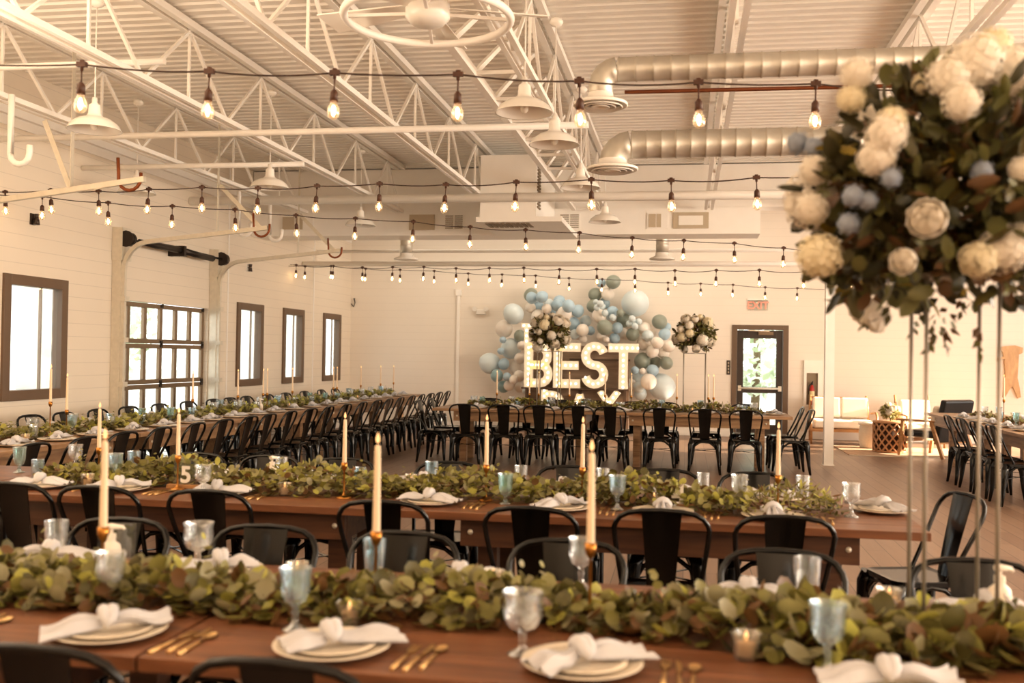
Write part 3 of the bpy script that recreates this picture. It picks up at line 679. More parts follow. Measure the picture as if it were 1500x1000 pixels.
# ------------------------------------------------------------------ tableware patterns
def goblet(m, H_=.165, foot=.036, bowl=.042, low=.07, faces=20, flare=1.0):
    p = proto('glass_goblet')
    b = MB()
    b.lathe([(bowl * .3, low), (bowl * .75, low + .012), (bowl * .95, low + .035), (bowl, low + .055), (bowl * .95 * flare, H_ - .02), (bowl * 1.0 * flare, H_ - .008), (bowl * 1.04 * flare, H_)], faces, 0, (0, 0, 0), True, .035, 10)
    b.lathe([(bowl * 1.0 * flare, H_), (bowl * .88 * flare, H_ - .02), (bowl * .9, low + .055), (bowl * .6, low + .02), (.0001, low + .012)], faces)
    b.build('bowl', m, p)
    s = MB(); s.lathe([(bowl * .35, low + .002), (.008, low - .008), (.012, low - .02), (.008, low - .03), (.01, .02), (foot * .6, .01), (foot, .004), (foot, 0), (.0001, 0)], 14, 0); s.build('stem', m, p)
    return p
def tumbler(m, H_=.125, r=.037, ribs=True, base=.82):
    p = proto('glass_tumbler')
    b = MB()
    if ribs == 'ring':
        pr = []; k = 8
        for i in range(k): z = .006 + i * (H_ - .02) / k; pr += [(r * .94, z), (r * 1.02, z + (H_ - .02) / k * .5)]
        pr += [(r * .96, H_ - .012), (r, H_)]
        b.lathe([(.0001, 0)] + [(r * .9, 0)] + pr, 20, 0)
    else:
        b.lathe([(.0001, 0), (r * base, 0), (r * base, .012), (r * (base + .04), .03), (r, H_ * .75), (r * 1.03, H_)], 24, 0, (0, 0, 0), True, .03, 12)
    b.build('outer_wall', m, p)
    c = MB(); c.lathe([(r * 1.0, H_), (r * .88, H_ * .7), (r * base * .85, .02), (.0001, .016)], 16); c.build('inner_wall', m, p)
    return p
GL = {'clear footed goblet': goblet(M['g_clear']), 'pale blue footed goblet': goblet(M['g_blue'], .17, .036, .04, .068, 20, 1.08), 'aqua footed tumbler': goblet(M['g_aqua'], .155, .034, .036, .042, 16, 1.1),
      'wide clear goblet': goblet(M['g_clear'], .16, .04, .05, .06), 'clear ribbed tumbler': tumbler(M['g_clear']), 'pale blue ribbed tumbler': tumbler(M['g_blue'], .13, .038),
      'ringed clear tumbler': tumbler(M['g_clear'], .12, .036, 'ring'), 'blue hobnail tumbler': tumbler(M['g_blue'], .115, .036, 'ring')}
GK = list(GL)
# plate
PL = proto('dinner_plate')
b = MB(); b.lathe([(.0001, 0), (.09, 0), (.1, .004), (.142, .014), (.15, .018), (.149, .021), (.14, .018), (.1, .009), (.085, .006), (.0001, .006)], 40); b.build('charger', M['plate'], PL)
b = MB(); b.lathe([(.0001, .007), (.07, .007), (.085, .012), (.112, .02), (.111, .023), (.085, .016), (.0001, .013)], 36); b.build('salad_plate', M['plate'], PL)
# tied napkins (three drapes)
def napkin(seed, la, lb, drop=0.0):
    rr = random.Random(seed); p = proto('tied_napkin')
    def tail(sign, L, width, dropz, bend):
        g = MB(); nu, nv = 10, 12; vs = []
        ph = rr.uniform(0, 6); fq = rr.uniform(2.0, 3.0)
        for i in range(nu + 1):
            u = i / nu; w = .014 + width * (u ** .8)
            for j in range(nv + 1):
                v = -1 + 2 * j / nv
                x = sign * (.012 + L * u) ; y = v * w + bend * u * u
                z = .05 - .022 * u + (.012 + .014 * u) * math.cos(v * PI * fq + ph) * (1 - .2 * u) + .008 * math.sin(u * 7 + ph) - .012 * abs(v)
                z = max(z, .027 + .002 * math.sin(j)) if not dropz else z
                if dropz and u > .55: q = (u - .55) / .45; z -= dropz * q ** 1.3; x -= sign * L * .3 * q
                vs.append((x, y, z))
        n_ = len(vs); vs += [(a, b_, c - .004) for a, b_, c in vs]
        fs = []
        for i in range(nu):
            for j in range(nv):
                a = i * (nv + 1) + j; fs.append((a, a + 1, a + nv + 2, a + nv + 1)); fs.append((n_ + a, n_ + a + nv + 1, n_ + a + nv + 2, n_ + a + 1))
        g.add(vs, fs, 0, True)
        return g
    g = tail(1, la, .055, 0, rr.uniform(-.03, .05)); g.build('cloth_tail', M['napkin'], p)
    g = tail(-1, lb, .06, drop, rr.uniform(-.04, .04)); g.build('cloth_tail', M['napkin'], p)
    k = MB(); k.tube([(.018 * math.cos(2 * PI * i / 12) * .6, .03 * math.sin(2 * PI * i / 12), .055 + .012 * math.cos(4 * PI * i / 12)) for i in range(12)], .017, 8, closed=True); k.sph((0, 0, .052), .026, 10, 8, 0, .8); k.build('knot', M['napkin'], p)
    return p
NP = [napkin(1, .16, .13), napkin(2, .15, .15), napkin(3, .17, .11), napkin(4, .12, .17, .12)]
# cutlery
def handle_mb():
    m_ = MB(); m_.tube([(0, -.1, .003), (0, -.06, .004), (0, .0, .004), (0, .03, .004)], [.0052, .0065, .0045, .0035], 8); return m_
FK = proto('dinner_fork'); handle_mb().build('handle', M['gold'], FK)
m_ = MB(); m_.prism([(-.0035, .03), (.0035, .03), (.012, .05), (.012, .066), (-.012, .066), (-.012, .05)], .003, .006)
for q in range(4): m_.bx(-.012 + q * .0066, -.0085 + q * .0066, .066, .1, .003, .0055)
m_.build('tines', M['gold'], FK)
KN = proto('table_knife'); handle_mb().build('handle', M['gold'], KN)
m_ = MB(); m_.prism([(-.004, .03), (.006, .03), (.01, .06), (.009, .1), (.0, .125), (-.004, .12)], .003, .0055); m_.build('blade', M['gold'], KN)
SP = proto('dinner_spoon'); handle_mb().build('handle', M['gold'], SP)
m_ = MB(); vs = [(0, .062, .0015)]; n = 14
for rr_ in (.5, 1.0):
    for i in range(n): a = 2 * PI * i / n; vs.append((.017 * rr_ * math.cos(a), .062 + .032 * rr_ * math.sin(a), .0015 + .006 * rr_ * rr_))
m_.add(vs, [(0, 1 + i, 1 + (i + 1) % n) for i in range(n)] + [(1 + i, 1 + n + i, 1 + n + (i + 1) % n, 1 + (i + 1) % n) for i in range(n)], 0, True); m_.build('spoon_bowl', M['gold'], SP)
# taper candle and brass holder
def candle_pair(hc=.27, hh=.2):
    h = proto('candlestick')
    b = MB(); b.lathe([(.0001, 0), (.04, 0), (.042, .004), (.03, .01), (.008, .018), (.006, .03)], 20); b.build('base', M['brass'], h)
    b = MB(); b.lathe([(.006, .028), (.0045, .06), (.0045, hh - .03), (.007, hh - .025)], 10); b.build('stem', M['brass'], h)
    b = MB(); b.lathe([(.006, hh - .028), (.012, hh - .02), (.0165, hh - .005), (.0165, hh + .016), (.013, hh + .016), (.0125, hh)], 14); b.build('cup', M['brass'], h)
    c = proto('taper_candle')
    b = MB(); b.lathe([(.0001, .0), (.0118, 0), (.0118, .01), (.0092, hc - .02), (.0085, hc - .006), (.004, hc), (.0001, hc - .001)], 14); b.build('wax', M['wax'], c)
    b = MB(); b.tube([(0, 0, hc - .002), (.001, 0, hc + .01)], .0012, 6); b.build('wick', M['rubber'], c)
    b = MB(); b.lathe([(.0001, hc + .004), (.005, hc + .009), (.0065, hc + .015), (.005, hc + .024), (.002, hc + .033), (.0001, hc + .038)], 10); b.build('flame', M['flame_core'], c)
    return h, c
CAND = {k: candle_pair(a, b) for k, (a, b) in dict(t1=(.27, .215), t2=(.24, .17), far=(.3, .2), tall=(.3, .28)).items()}
def candle(x, y, kind, lab, z=.76, lean=0.0):
    h, c = CAND[kind]; hh = dict(t1=.215, t2=.17, far=.2, tall=.28)[kind]
    put(h, 'thin brass candlestick holding the taper ' + lab, 'candlestick', (x, y, z), 0, 'brass candlesticks')
    put(c, 'lit cream taper candle ' + lab, 'candle', (x, y, z + hh + .002), 0, 'taper candles', rot=(lean, lean * .7, 0))
# votive
VO = proto('votive_candle')
b = MB(); b.lathe([(.0001, 0), (.028, 0), (.03, .006), (.036, .06), (.039, .068)], 20, 0, (0, 0, 0), True, .02, 10); b.lathe([(.036, .068), (.033, .06), (.027, .01), (.0001, .009)], 20); b.build('cup', M['g_votive'], VO)
b = MB(); b.cyl((0, 0, 0), .024, .0105, .042, 16); b.build('wax', M['wax'], VO)
b = MB(); b.lathe([(.0001, .044), (.005, .049), (.0065, .056), (.003, .068), (.0001, .074)], 8); b.build('flame', M['flame_core'], VO)
def votive(x, y, lab): put(VO, 'lit votive in glass cup ' + lab, 'votive', (x, y, .76), 0, 'votive candles')
# pump bottle
PB = proto('pump_bottle')
b = MB(); b.lathe([(.0001, 0), (.03, 0), (.033, .004), (.033, .07), (.03, .088), (.016, .1), (.014, .108), (.0001, .108)], 20); b.build('bottle', M['soap'], PB)
b = MB(); b.cyl((0, 0, 0), .016, .1085, .125, 16); b.build('collar', M['soap'], PB)
b = MB(); b.cyl((0, 0, 0), .006, .1255, .142, 10); b.tube([(-.014, 0, .148), (.0, 0, .15), (.036, 0, .146), (.042, 0, .138)], [.011, .011, .007, .005], 10); b.build('pump', M['soap'], PB)
# clear table number with wooden base
def number_sign(txt, lab, loc, rz, w=.1, h=.13, card=True):
    o = thing('table_number', lab, 'table number', loc, rz, 'table numbers')
    b = MB(); b.bx(-w * .75, w * .75, -.022, .022, 0, .022); b.build('wooden_base', M['walnut'], o, bevel=.002)
    if card: b = MB(); b.bx(-w / 2, w / 2, -.002, .002, .0225, .0225 + h); b.build('acrylic_panel', M['acrylic'], o)
    if txt:
        cu = bpy.data.curves.new('numeral', 'FONT'); cu.body = txt; cu.size = h * (.9 if card else 1.05); cu.extrude = .001 if card else .006; cu.align_x = 'CENTER'; cu.offset = .0035
        t = bpy.data.objects.new('numeral', cu); COL.objects.link(t)
        dg = bpy.context.evaluated_depsgraph_get(); me = bpy.data.meshes.new_from_object(t.evaluated_get(dg))
        bpy.data.objects.remove(t); me.materials.clear(); me.materials.append(M['number'])
        t = bpy.data.objects.new('numeral', me); COL.objects.link(t); t.parent = o; t.rotation_euler = (PI / 2, 0, 0); t.location = (0, -.004 if card else 0, .034 if card else .0235)

ROW = {1: 'front table', 2: 'second table row', 3: 'long left table', 4: 'back table', 5: 'right-hand table'}
def setting(x, y, ang, row, side, i, frm, cut=True, nap=0, gl=None, gpos=(.03, .27), drop=False):
    """plate, napkin, cutlery and glass of one place; ang = 0 when the guest sits at the near side"""
    pos = '%s from %s on the %s side of the %s' % (ORD[i], frm, side, ROW[row])
    c_, s_ = math.cos(ang), math.sin(ang)
    def W(a, b, z=.76): return (x + a * c_ - b * s_, y + a * s_ + b * c_, z)
    put(PL, 'cream china plate, ' + pos, 'plate', W(0, 0), ang, 'place-setting plates')
    put(NP[3] if drop else NP[nap % 3], 'tied pale linen napkin, ' + pos, 'napkin', W(.0, -.01, .762), ang + (PI / 2 if drop else R.uniform(-.3, .7)), 'tied napkins')
    if cut:
        for k, (pt, nm) in enumerate(((FK, 'fork'), (KN, 'knife'), (SP, 'spoon'))):
            put(pt, 'gold %s, %s' % (nm, pos), nm, W(.2 + .034 * k, -.02 + R.uniform(-.015, .015)), ang + R.uniform(-.12, .04), 'gold cutlery')
    if gl: put(GL[gl], '%s, %s' % (gl, pos), 'glass', W(*gpos), R.uniform(0, 1), 'table glasses')

# front table
for i, x in enumerate((-2.12, -1.5, -.88, -.24, .47)): setting(x, 2.44, 0, 1, 'near', i + 1, 'left', nap=i)
for i, x in enumerate((-2.2, -1.56, -.72, .2, .9)): setting(x, 3.19, PI, 1, 'far', i + 1, 'left', nap=i + 1)
def glass_at(px, py, kind, lab, z=.76, sc_=1.0):
    p = at_z(px, py, z); yy = min(p.y, 3.27 if p.y < 4 else 5.68); put(GL[kind], kind + ' ' + lab, 'glass', (p.x * yy / p.y, yy, z), R.uniform(0, 1), 'table glasses', sc_)
for px, py, k, lab in [(160, 890, 'clear footed goblet', 'behind the leftmost near plate on the front table'), (432, 922, 'pale blue footed goblet', 'left of the near votive on the front table'), (765, 958, 'wide clear goblet', 'behind the middle near plate of the front table'),
                       (1212, 985, 'pale blue footed goblet', 'before the tall flower stand on the front table'), (1182, 880, 'clear ribbed tumbler', 'behind the front garland, beside a napkin'), (548, 845, 'pale blue ribbed tumbler', 'behind the front garland, below a tall taper'),
                       (290, 832, 'wide clear goblet', 'behind the front garland, third glass from left'), (851, 858, 'clear footed goblet', 'behind the front garland, beside the tallest taper'), (82, 805, 'clear ribbed tumbler', 'behind the front garland at the far left')]:
    glass_at(px, py, k, lab, sc_=1.0 if k != 'clear ribbed tumbler' else 1.1)
candle(-1.7, 2.72, 't1', 'at the left of the front table'); candle(-.9, 2.86, 't1', 'in the middle of the front table'); candle(-.26, 2.84, 't1', 'right of centre on the front table')
votive(-.91, 2.66, 'left on the near side of the front garland'); votive(.16, 2.6, 'right on the near side of the front garland'); votive(-1.25, 3.12, 'left on the far side of the front garland'); votive(-.6, 3.16, 'right on the far side of the front garland'); votive(.62, 3.2, 'behind the tall flower stand')
p = at_z(162, 835, .76); put(PB, 'white pump bottle on the far side of the front table, left', 'bottle', (p.x, p.y, .76), .6, 'pump bottles')
p = at_z(1464, 905, .76); put(PB, 'white pump bottle at the right edge of the front table', 'bottle', (p.x, p.y, .76), .3, 'pump bottles')
number_sign(None, 'blank clear acrylic panel sign behind the pump bottle, front table', (-1.93, 3.2, .76), .2)
# second row
for i, x in enumerate((-3.45, -2.98, -2.42, -1.27, -.6, -.1, .42)): setting(x, 4.92, 0, 2, 'near', i + 1, 'left', nap=i, drop=i in (5, 6))
for i, x in enumerate((-2.77, -2.18, -1.48, -.67, -.07, .48)): setting(x, 5.57, PI, 2, 'far', i + 1, 'left', nap=i)
setting(.98, 5.28, PI / 2, 2, 'end', 1, 'right', cut=False, nap=1)
for px, py, k, lab in [(28, 692, 'aqua footed tumbler', 'leftmost on the second table row'), (55, 702, 'blue hobnail tumbler', 'beside the leftmost aqua tumbler, second row'), (110, 690, 'clear footed goblet', 'at the far side of the second row, left'), (168, 708, 'pale blue footed goblet', 'left of the number 5 sign, second row'),
                       (196, 683, 'pale blue ribbed tumbler', 'at the far side of the second row, behind a taper'), (297, 727, 'clear footed goblet', 'right of the number 5 sign, second row'), (412, 694, 'clear ribbed tumbler', 'beside the pump bottle on the second row'), (632, 702, 'pale blue ribbed tumbler', 'far side of the second row, in front of the aisle'),
                       (527, 714, 'blue hobnail tumbler', 'in the middle of the second row garland'), (740, 738, 'aqua footed tumbler', 'near side of the second row, in the garland'), (763, 704, 'clear ribbed tumbler', 'far side of the second row, centre'), (883, 705, 'clear ribbed tumbler', 'far side of the second row, behind two tapers'), (904, 746, 'pale blue footed goblet', 'near side of the second row, left of a votive'),
                       (1030, 712, 'ringed clear tumbler', 'far side of the second row behind the number 4'), (1083, 742, 'clear footed goblet', 'near side of the second row, right of the number 4'), (1176, 716, 'clear ribbed tumbler', 'far side of the second row, near its right end'), (1247, 757, 'clear footed goblet', 'rightmost on the second row, at the garland tip')]:
    glass_at(px, py, k, lab)
for (x, y), lab in [((-3.35, 5.3), 'at the left edge of the second table row'), ((-2.72, 5.05), 'left of the number 5 sign on the second row'), ((-1.75, 4.99), 'left of centre on the second row'), ((-1.02, 5.12), 'centre of the second row, before the back table'), ((-.52, 5.16), 'right of centre on the second row'), ((.46, 5.12), 'rightmost on the second row')]: candle(x, y, 't2', lab)
for (px, py), lab in [((417, 726), 'under the pump bottle on the second row'), ((958, 742), 'left of the number 4 on the second row'), ((601, 712), 'in the middle of the second row'), ((128, 712), 'at the left end of the second row')]:
    p = at_z(px, py, .76); votive(p.x, p.y, lab)
p = at_z(398, 708, .76); put(PB, 'white pump bottle on the second row beside a clear tumbler', 'bottle', (p.x, p.y, .76), 1.2, 'pump bottles')
p = at_z(272, 715, .76); number_sign('5', 'clear acrylic table number 5 on the second row', (p.x, p.y, .76), .1, .135, .14)
p = at_z(994, 744, .76); number_sign('4', 'white numeral 4 on a small wooden block, second row', (p.x, p.y, .76), 0, .11, .13, card=False)
# long left table, back table, right-hand table
for i, y in enumerate(ys3): setting(-5.07, y + .05, PI / 2, 3, 'aisle', i + 1, 'front', cut=False, nap=i, gl=GK[(i * 3) % 8], gpos=(.05, .25))
for i in range(20): setting(-5.74, 6.6 + i * .58, -PI / 2, 3, 'window', i + 1, 'front', cut=False, nap=i, gl=GK[(i * 5 + 1) % 8], gpos=(.05, .24))
for i, x in enumerate((-2.92, -2.4, -1.9, -1.4, -.9, -.35, .24, .78)): setting(x, 13.86, 0, 4, 'near', i + 1, 'left', cut=False, nap=i, gl=GK[(i * 3 + 2) % 8])
for i, x in enumerate((-3.0, -2.45, -1.9, -1.4, -.9, -.35, .24, .78)): setting(x, 14.48, PI, 4, 'far', i + 1, 'left', cut=False, nap=i, gl=GK[(i * 5 + 3) % 8])
setting(1.2, 14.05, PI / 2, 4, 'end', 1, 'right', cut=False, nap=1, gl='wide clear goblet')
for i, y in enumerate((11.35, 12.0, 12.6, 13.2, 13.8, 14.5)): setting(3.76, y, -PI / 2, 5, 'left', i + 1, 'front', cut=False, nap=i, gl=GK[(i * 3 + 1) % 8], gpos=(.05, .25))
for i, y in enumerate((12.3, 13.0, 13.6, 14.3)): setting(4.4, y, PI / 2, 5, 'right', i + 1, 'front', cut=False, nap=i, gl=GK[(i * 5 + 2) % 8], gpos=(.05, .24))
fl3 = [(75, 540), (99, 546), (283, 549), (349, 548), (386, 550), (392, 542), (429, 536), (489, 535), (494, 546), (529, 539), (558, 536), (583, 543)]
for i, (px, py) in enumerate(fl3):
    p = at_x(px, py, -5.38); z = p.z - .048
    candle(-5.38, min(max(p.y, 6.2), 18.0), 'tall' if z > 1.29 else 'far', ORD[i + 1] + ' from the left along the long left table')
p = at_y(403, 585, 11.6); put(PB, 'white pump bottle on the long left table', 'bottle', (-5.3, 11.9, .76), 1.0, 'pump bottles')
for i, y in enumerate((7.2, 9.9, 12.6, 15.4)): votive(-5.2, y, ORD[i + 1] + ' from the front on the long left table')
for i, (px, py) in enumerate([(729, 550), (776, 549), (789, 548), (835, 541), (887, 543), (925, 545), (992, 543), (1038, 550), (1046, 543)]):
    p = at_y(px, py, 14.17); candle(p.x, 14.17 + .04 * (i % 3 - 1), 'far', ORD[i + 1] + ' from the left along the back table')
for i, x in enumerate((-2.6, -1.0, .1)): votive(x, 14.0, ORD[i + 1] + ' from the left on the back table')
p = at_x(1451, 552, 4.0); candle(4.0, 13.6, 'tall', 'on the right-hand table')
number_sign(None, 'small clear acrylic sign on the long left table', (-5.2, 13.4, .76), 1.2)

# ------------------------------------------------------------------ greenery
def leaf(mb, c, d, nrm, L, W, mi, rnd=True):
    d = d.normalized(); s_ = d.cross(nrm)
    if s_.length < 1e-4: s_ = Vector((1, 0, 0))
    s_.normalize(); nn = s_.cross(d)
    if rnd:   # round eucalyptus leaf
        prof = [(0, 0), (.18, .36), (.5, .5), (.82, .36), (1, 0)]
    else:
        prof = [(0, 0), (.4, .5), (1, 0)]
    ctr = [c + d * (L * t) - nn * (.12 * L * math.sin(PI * t)) for t, _ in prof]
    vs = list(ctr); k = len(prof)
    lft = [c + d * (L * t) + s_ * (W * w) + nn * (.10 * L * w) - nn * (.06 * L * math.sin(PI * t)) for t, w in prof[1:-1]]
    rgt = [c + d * (L * t) - s_ * (W * w) + nn * (.10 * L * w) - nn * (.06 * L * math.sin(PI * t)) for t, w in prof[1:-1]]
    vs += lft + rgt
    a, b = k, k + len(lft)
    fs = [(0, 1, a), (0, b, 1)]
    for i in range(len(lft) - 1): fs += [(1 + i, 2 + i, a + i + 1, a + i), (1 + i, b + i, b + i + 1, 2 + i)]
    e = len(lft) - 1
    fs += [(k - 2, k - 1, a + e), (k - 2, b + e, k - 1)]
    mb.add(vs, fs, mi, True)
def rv(r): return Vector((r.gauss(0, 1), r.gauss(0, 1), r.gauss(0, 1))).normalized()
def garland(label, x0, x1, y, hw, hh, n, size, mats, seed, along='x', pal=None, xo=0.0, bushy=1.0, taper=True, narrow=9, big=9):
    r = random.Random(seed)
    mid = (x0 + x1) / 2
    o = thing('greenery_garland', label, 'garland', (mid, y, .76) if along == 'x' else (xo, mid, .76), 0, 'eucalyptus garlands')
    half = (x1 - x0) / 2; mb = MB(); ph = r.uniform(0, 6)
    pal = pal or [0, 0, 1, 1, 2, 2, 3, 4, 5]
    for i in range(n):
        t = r.uniform(-1, 1); a = r.uniform(0, PI)
        env = (1 - abs(t) ** 14 * .6) if taper else 1
        wob = .05 * math.sin(t * half * 3 + ph)
        rr = r.random() ** .45
        cy = math.cos(a) * hw * rr * env * (1 + .25 * math.sin(t * half * 5 + ph * 2)); cz = math.sin(a) * hh * rr * env * (1 + .3 * math.sin(t * half * 7.3 + ph))
        c = Vector((t * half, cy + wob, max(.004, cz)))
        out = Vector((r.gauss(0, .6), math.cos(a) + r.gauss(0, .5), .35 * math.sin(a) + r.gauss(0, .35) + .1)).normalized()
        nr = Vector((r.gauss(0, .35), math.cos(a) * .7 + r.gauss(0, .35), .6 + abs(r.gauss(0, .5)))).normalized()
        s_ = size * r.uniform(.65, 1.3); wr = r.uniform(.75, 1.0)
        if t > big: s_ *= 1.5
        if t > narrow: wr *= .3; s_ *= 1.15; c.y *= 1.2
        if c.z + out.z * s_ < .004: out.z = abs(out.z)
        m_ = r.choice(pal)
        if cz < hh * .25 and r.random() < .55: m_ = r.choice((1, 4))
        if along == 'y': c, out, nr = Vector((c.y, c.x, c.z)), Vector((out.y, out.x, out.z)), Vector((nr.y, nr.x, nr.z))
        leaf(mb, c, out, nr, s_, s_ * wr, m_, size > .03)
    # upright sprigs
    for i in range(int(half * 2 * 5 * bushy)):
        t = r.uniform(-.97, .97); c = Vector((t * half, r.uniform(-hw, hw) * .7, hh * .6)); d = Vector((r.gauss(0, .5), r.gauss(0, .5), .9)).normalized()
        for k in range(5):
            s_ = size * (.8 - .08 * k); q = c + d * (k * size * .55)
            sd = Vector((r.gauss(0, 1), r.gauss(0, 1), .3)).normalized()
            if along == 'y': q, sd2 = Vector((q.y, q.x, q.z)), Vector((sd.y, sd.x, sd.z))
            else: sd2 = sd
            leaf(mb, q, sd2, Vector((r.gauss(0, .5), r.gauss(0, .5), 1)), s_, s_ * .9, r.choice((0, 2, 3, 2, 5)), size > .03)
    mb.v = [(a, b, max(c, .003)) for a, b, c in mb.v]
    f = mb.build('foliage', mats, o); f['kind'] = 'stuff'
    st = MB(); pts = []
    for i in range(25):
        t = -1 + 2 * i / 24; q = (t * half * .98, .05 * math.sin(t * half * 3 + ph), .02 + .01 * math.sin(i)); pts.append(q if along == 'x' else (q[1], q[0], q[2]))
    st.tube(pts, .006, 6); st.build('vine', M['stem'], o)
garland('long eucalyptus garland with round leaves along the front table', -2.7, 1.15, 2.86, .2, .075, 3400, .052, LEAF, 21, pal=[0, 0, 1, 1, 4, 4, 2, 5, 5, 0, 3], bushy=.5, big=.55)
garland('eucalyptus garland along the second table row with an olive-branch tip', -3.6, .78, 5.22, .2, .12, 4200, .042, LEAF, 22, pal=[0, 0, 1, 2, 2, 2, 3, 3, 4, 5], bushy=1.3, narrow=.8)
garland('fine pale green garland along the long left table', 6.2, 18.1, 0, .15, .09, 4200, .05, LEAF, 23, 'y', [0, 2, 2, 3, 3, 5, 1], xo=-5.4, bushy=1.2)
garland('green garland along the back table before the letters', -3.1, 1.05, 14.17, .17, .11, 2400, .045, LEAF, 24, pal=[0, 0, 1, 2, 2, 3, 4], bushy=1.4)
garland('sparse garland on the right-hand table', 11.6, 15.2, 0, .13, .06, 700, .045, LEAF, 25, 'y', [0, 1, 2, 4, 4, 5], xo=4.08)
# olive-branch tip of the second-row garland lies at its right end
# ------------------------------------------------------------------ blooms
def hydrangea_mesh(seed, m, rad=1.0, nf=95, name='hydrangea'):
    r = random.Random(seed); mb = MB()
    for i in range(nf):
        z = 1 - 2 * (i + .5) / nf; a = i * 2.39996; q = math.sqrt(max(0, 1 - z * z))
        nrm = Vector((q * math.cos(a), q * math.sin(a), z)); c = nrm * rad * r.uniform(.86, 1.04)
        t = nrm.cross(rv(r)).normalized(); b = nrm.cross(t); sz = rad * r.uniform(.17, .23)
        nn = (nrm + rv(r) * .3).normalized()
        for k in range(4):
            an = PI / 2 * k + r.uniform(-.15, .15); d = t * math.cos(an) + b * math.sin(an); e = nn.cross(d)
            mb.add([c, c + d * sz * .55 + e * sz * .45 + nn * sz * .12, c + d * sz * 1.1 + nn * sz * r.uniform(-.1, .2), c + d * sz * .55 - e * sz * .45 + nn * sz * .12], [(0, 1, 2, 3)], 0, True)
    mb.sph((0, 0, 0), rad * .84, 12, 8, 0)
    return mb
def rose_mesh(seed, rad=1.0):
    """overlapping petals wrapped round a ball, the outer ones opening"""
    r = random.Random(seed); mb = MB()
    for ring, (n, q, top, bot) in enumerate([(3, .34, 8, 95), (4, .5, 16, 95), (5, .66, 26, 100), (6, .82, 38, 105), (7, .96, 52, 112)]):
        for k in range(n):
            a0 = 2 * PI * k / n + ring * .8 + r.uniform(-.15, .15); wd = 2 * PI / n * .8; vs = []; nu, nv = 6, 6
            for i in range(nu + 1):
                t = i / nu
                for j in range(nv + 1):
                    u = -1 + 2 * j / nv
                    th = math.radians(bot + (top + 16 * u * u - bot) * t); a = a0 + wd * u * (.55 + .45 * math.sin(PI * (.15 + .6 * t)))
                    rr = rad * q * (1 + .1 * max(0, t - .75) * 4 * (1 + ring * .12) + .03 * (1 - u * u) * (j % 2)); zz = rr * math.cos(th) + rad * (.34 - .3 * q)
                    vs.append((rr * math.sin(th) * math.cos(a), rr * math.sin(th) * math.sin(a), zz))
            mb.add(vs, [(i * (nv + 1) + j, i * (nv + 1) + j + 1, (i + 1) * (nv + 1) + j + 1, (i + 1) * (nv + 1) + j) for i in range(nu) for j in range(nv)], 0, True)
    mb.sph((0, 0, .1), rad * .3, 10, 6)
    return mb
HY = [hydrangea_mesh(s, None) for s in (1, 2)]; RO = [rose_mesh(s) for s in (5, 6)]
def mesh_of(mb, name, m):
    o = mb.build(name, m); me = o.data; bpy.data.objects.remove(o); return me
HYM = [mesh_of(HY[0], 'hydrangea_bloom', M['petal']), mesh_of(HY[1], 'hydrangea_bloom', M['petal_y'])]
ROM = [mesh_of(RO[0], 'rose_bloom', M['petal']), mesh_of(RO[1], 'rose_bloom', M['petal'])]
DEL = mesh_of(hydrangea_mesh(9, None, 1.0, 40), 'blue_blossom', M['petal_b'])
def bloom(parent, me, c, rad, out, name):
    o = bpy.data.objects.new(name, me); COL.objects.link(o); o.parent = parent; o.location = c; o.scale = (rad,) * 3
    o.rotation_euler = Vector(out).to_track_quat('Z', 'Y').to_euler(); return o
def flower_stand(label, x, y, w, h, rod, loc_z=.76):
    o = thing('flower_stand', label, 'flower stand', (x, y, loc_z), .0, 'tall flower stands')
    b = MB(); b.bx(-w / 2 - .02, w / 2 + .02, -w / 2 - .02, w / 2 + .02, 0, .01); b.build('base', M['rod'], o)
    for a, c in ((-1, -1), (1, -1), (1, 1), (-1, 1)):
        q = MB(); q.tube([(a * w / 2, c * w / 2, .01), (a * w / 2, c * w / 2, h - .01)], rod, 8); q.build('rod', M['rod'], o)
    b = MB(); b.bx(-w / 2 - .01, w / 2 + .01, -w / 2 - .01, w / 2 + .01, h - .0095, h); b.build('top_plate', M['rod'], o)
def ball(label, x, y, z, rad, seed, nleaf, lsize, blooms, mats, grp='tall flower arrangements'):
    r = random.Random(seed)
    o = thing('flower_arrangement', label, 'flower arrangement', (x, y, z), 0, grp)
    mb = MB()
    for i in range(nleaf):
        n = rv(r); n.z = n.z if n.z > -.75 else n.z * .5
        c = n * rad * r.uniform(.3, .97); c.z *= .95
        d = (n + rv(r) * .9).normalized(); leaf(mb, c, d, rv(r), lsize * r.uniform(.6, 1.35), lsize * r.uniform(.4, .75), r.choice([0, 0, 0, 1, 1, 2, 4, 4]) if r.random() > .03 else 3)
    for i in range(int(nleaf / 40)):    # sprays reaching out
        n = rv(r); c0 = n * rad * .85
        n = (n + Vector((0, 0, .05))).normalized()
        for k in range(6):
            c = c0 + n * (k * rad * .032) + rv(r) * rad * .02; leaf(mb, c, (n + rv(r) * .9).normalized(), rv(r), lsize * .55, lsize * .3, r.choice((1, 2, 4, 4)), False)
    f = mb.build('foliage', mats, o); f['kind'] = 'stuff'
    for kind, c, q in blooms:
        c = Vector(c); me, nm = {'h': (HYM[0], 'hydrangea'), 'y': (HYM[1], 'hydrangea'), 'r': (ROM[0], 'rose'), 's': (ROM[1], 'rose'), 'd': (DEL, 'delphinium')}[kind]
        bloom(o, me, c, q, c.normalized() + Vector((0, -.4, .1)), nm)
    return o
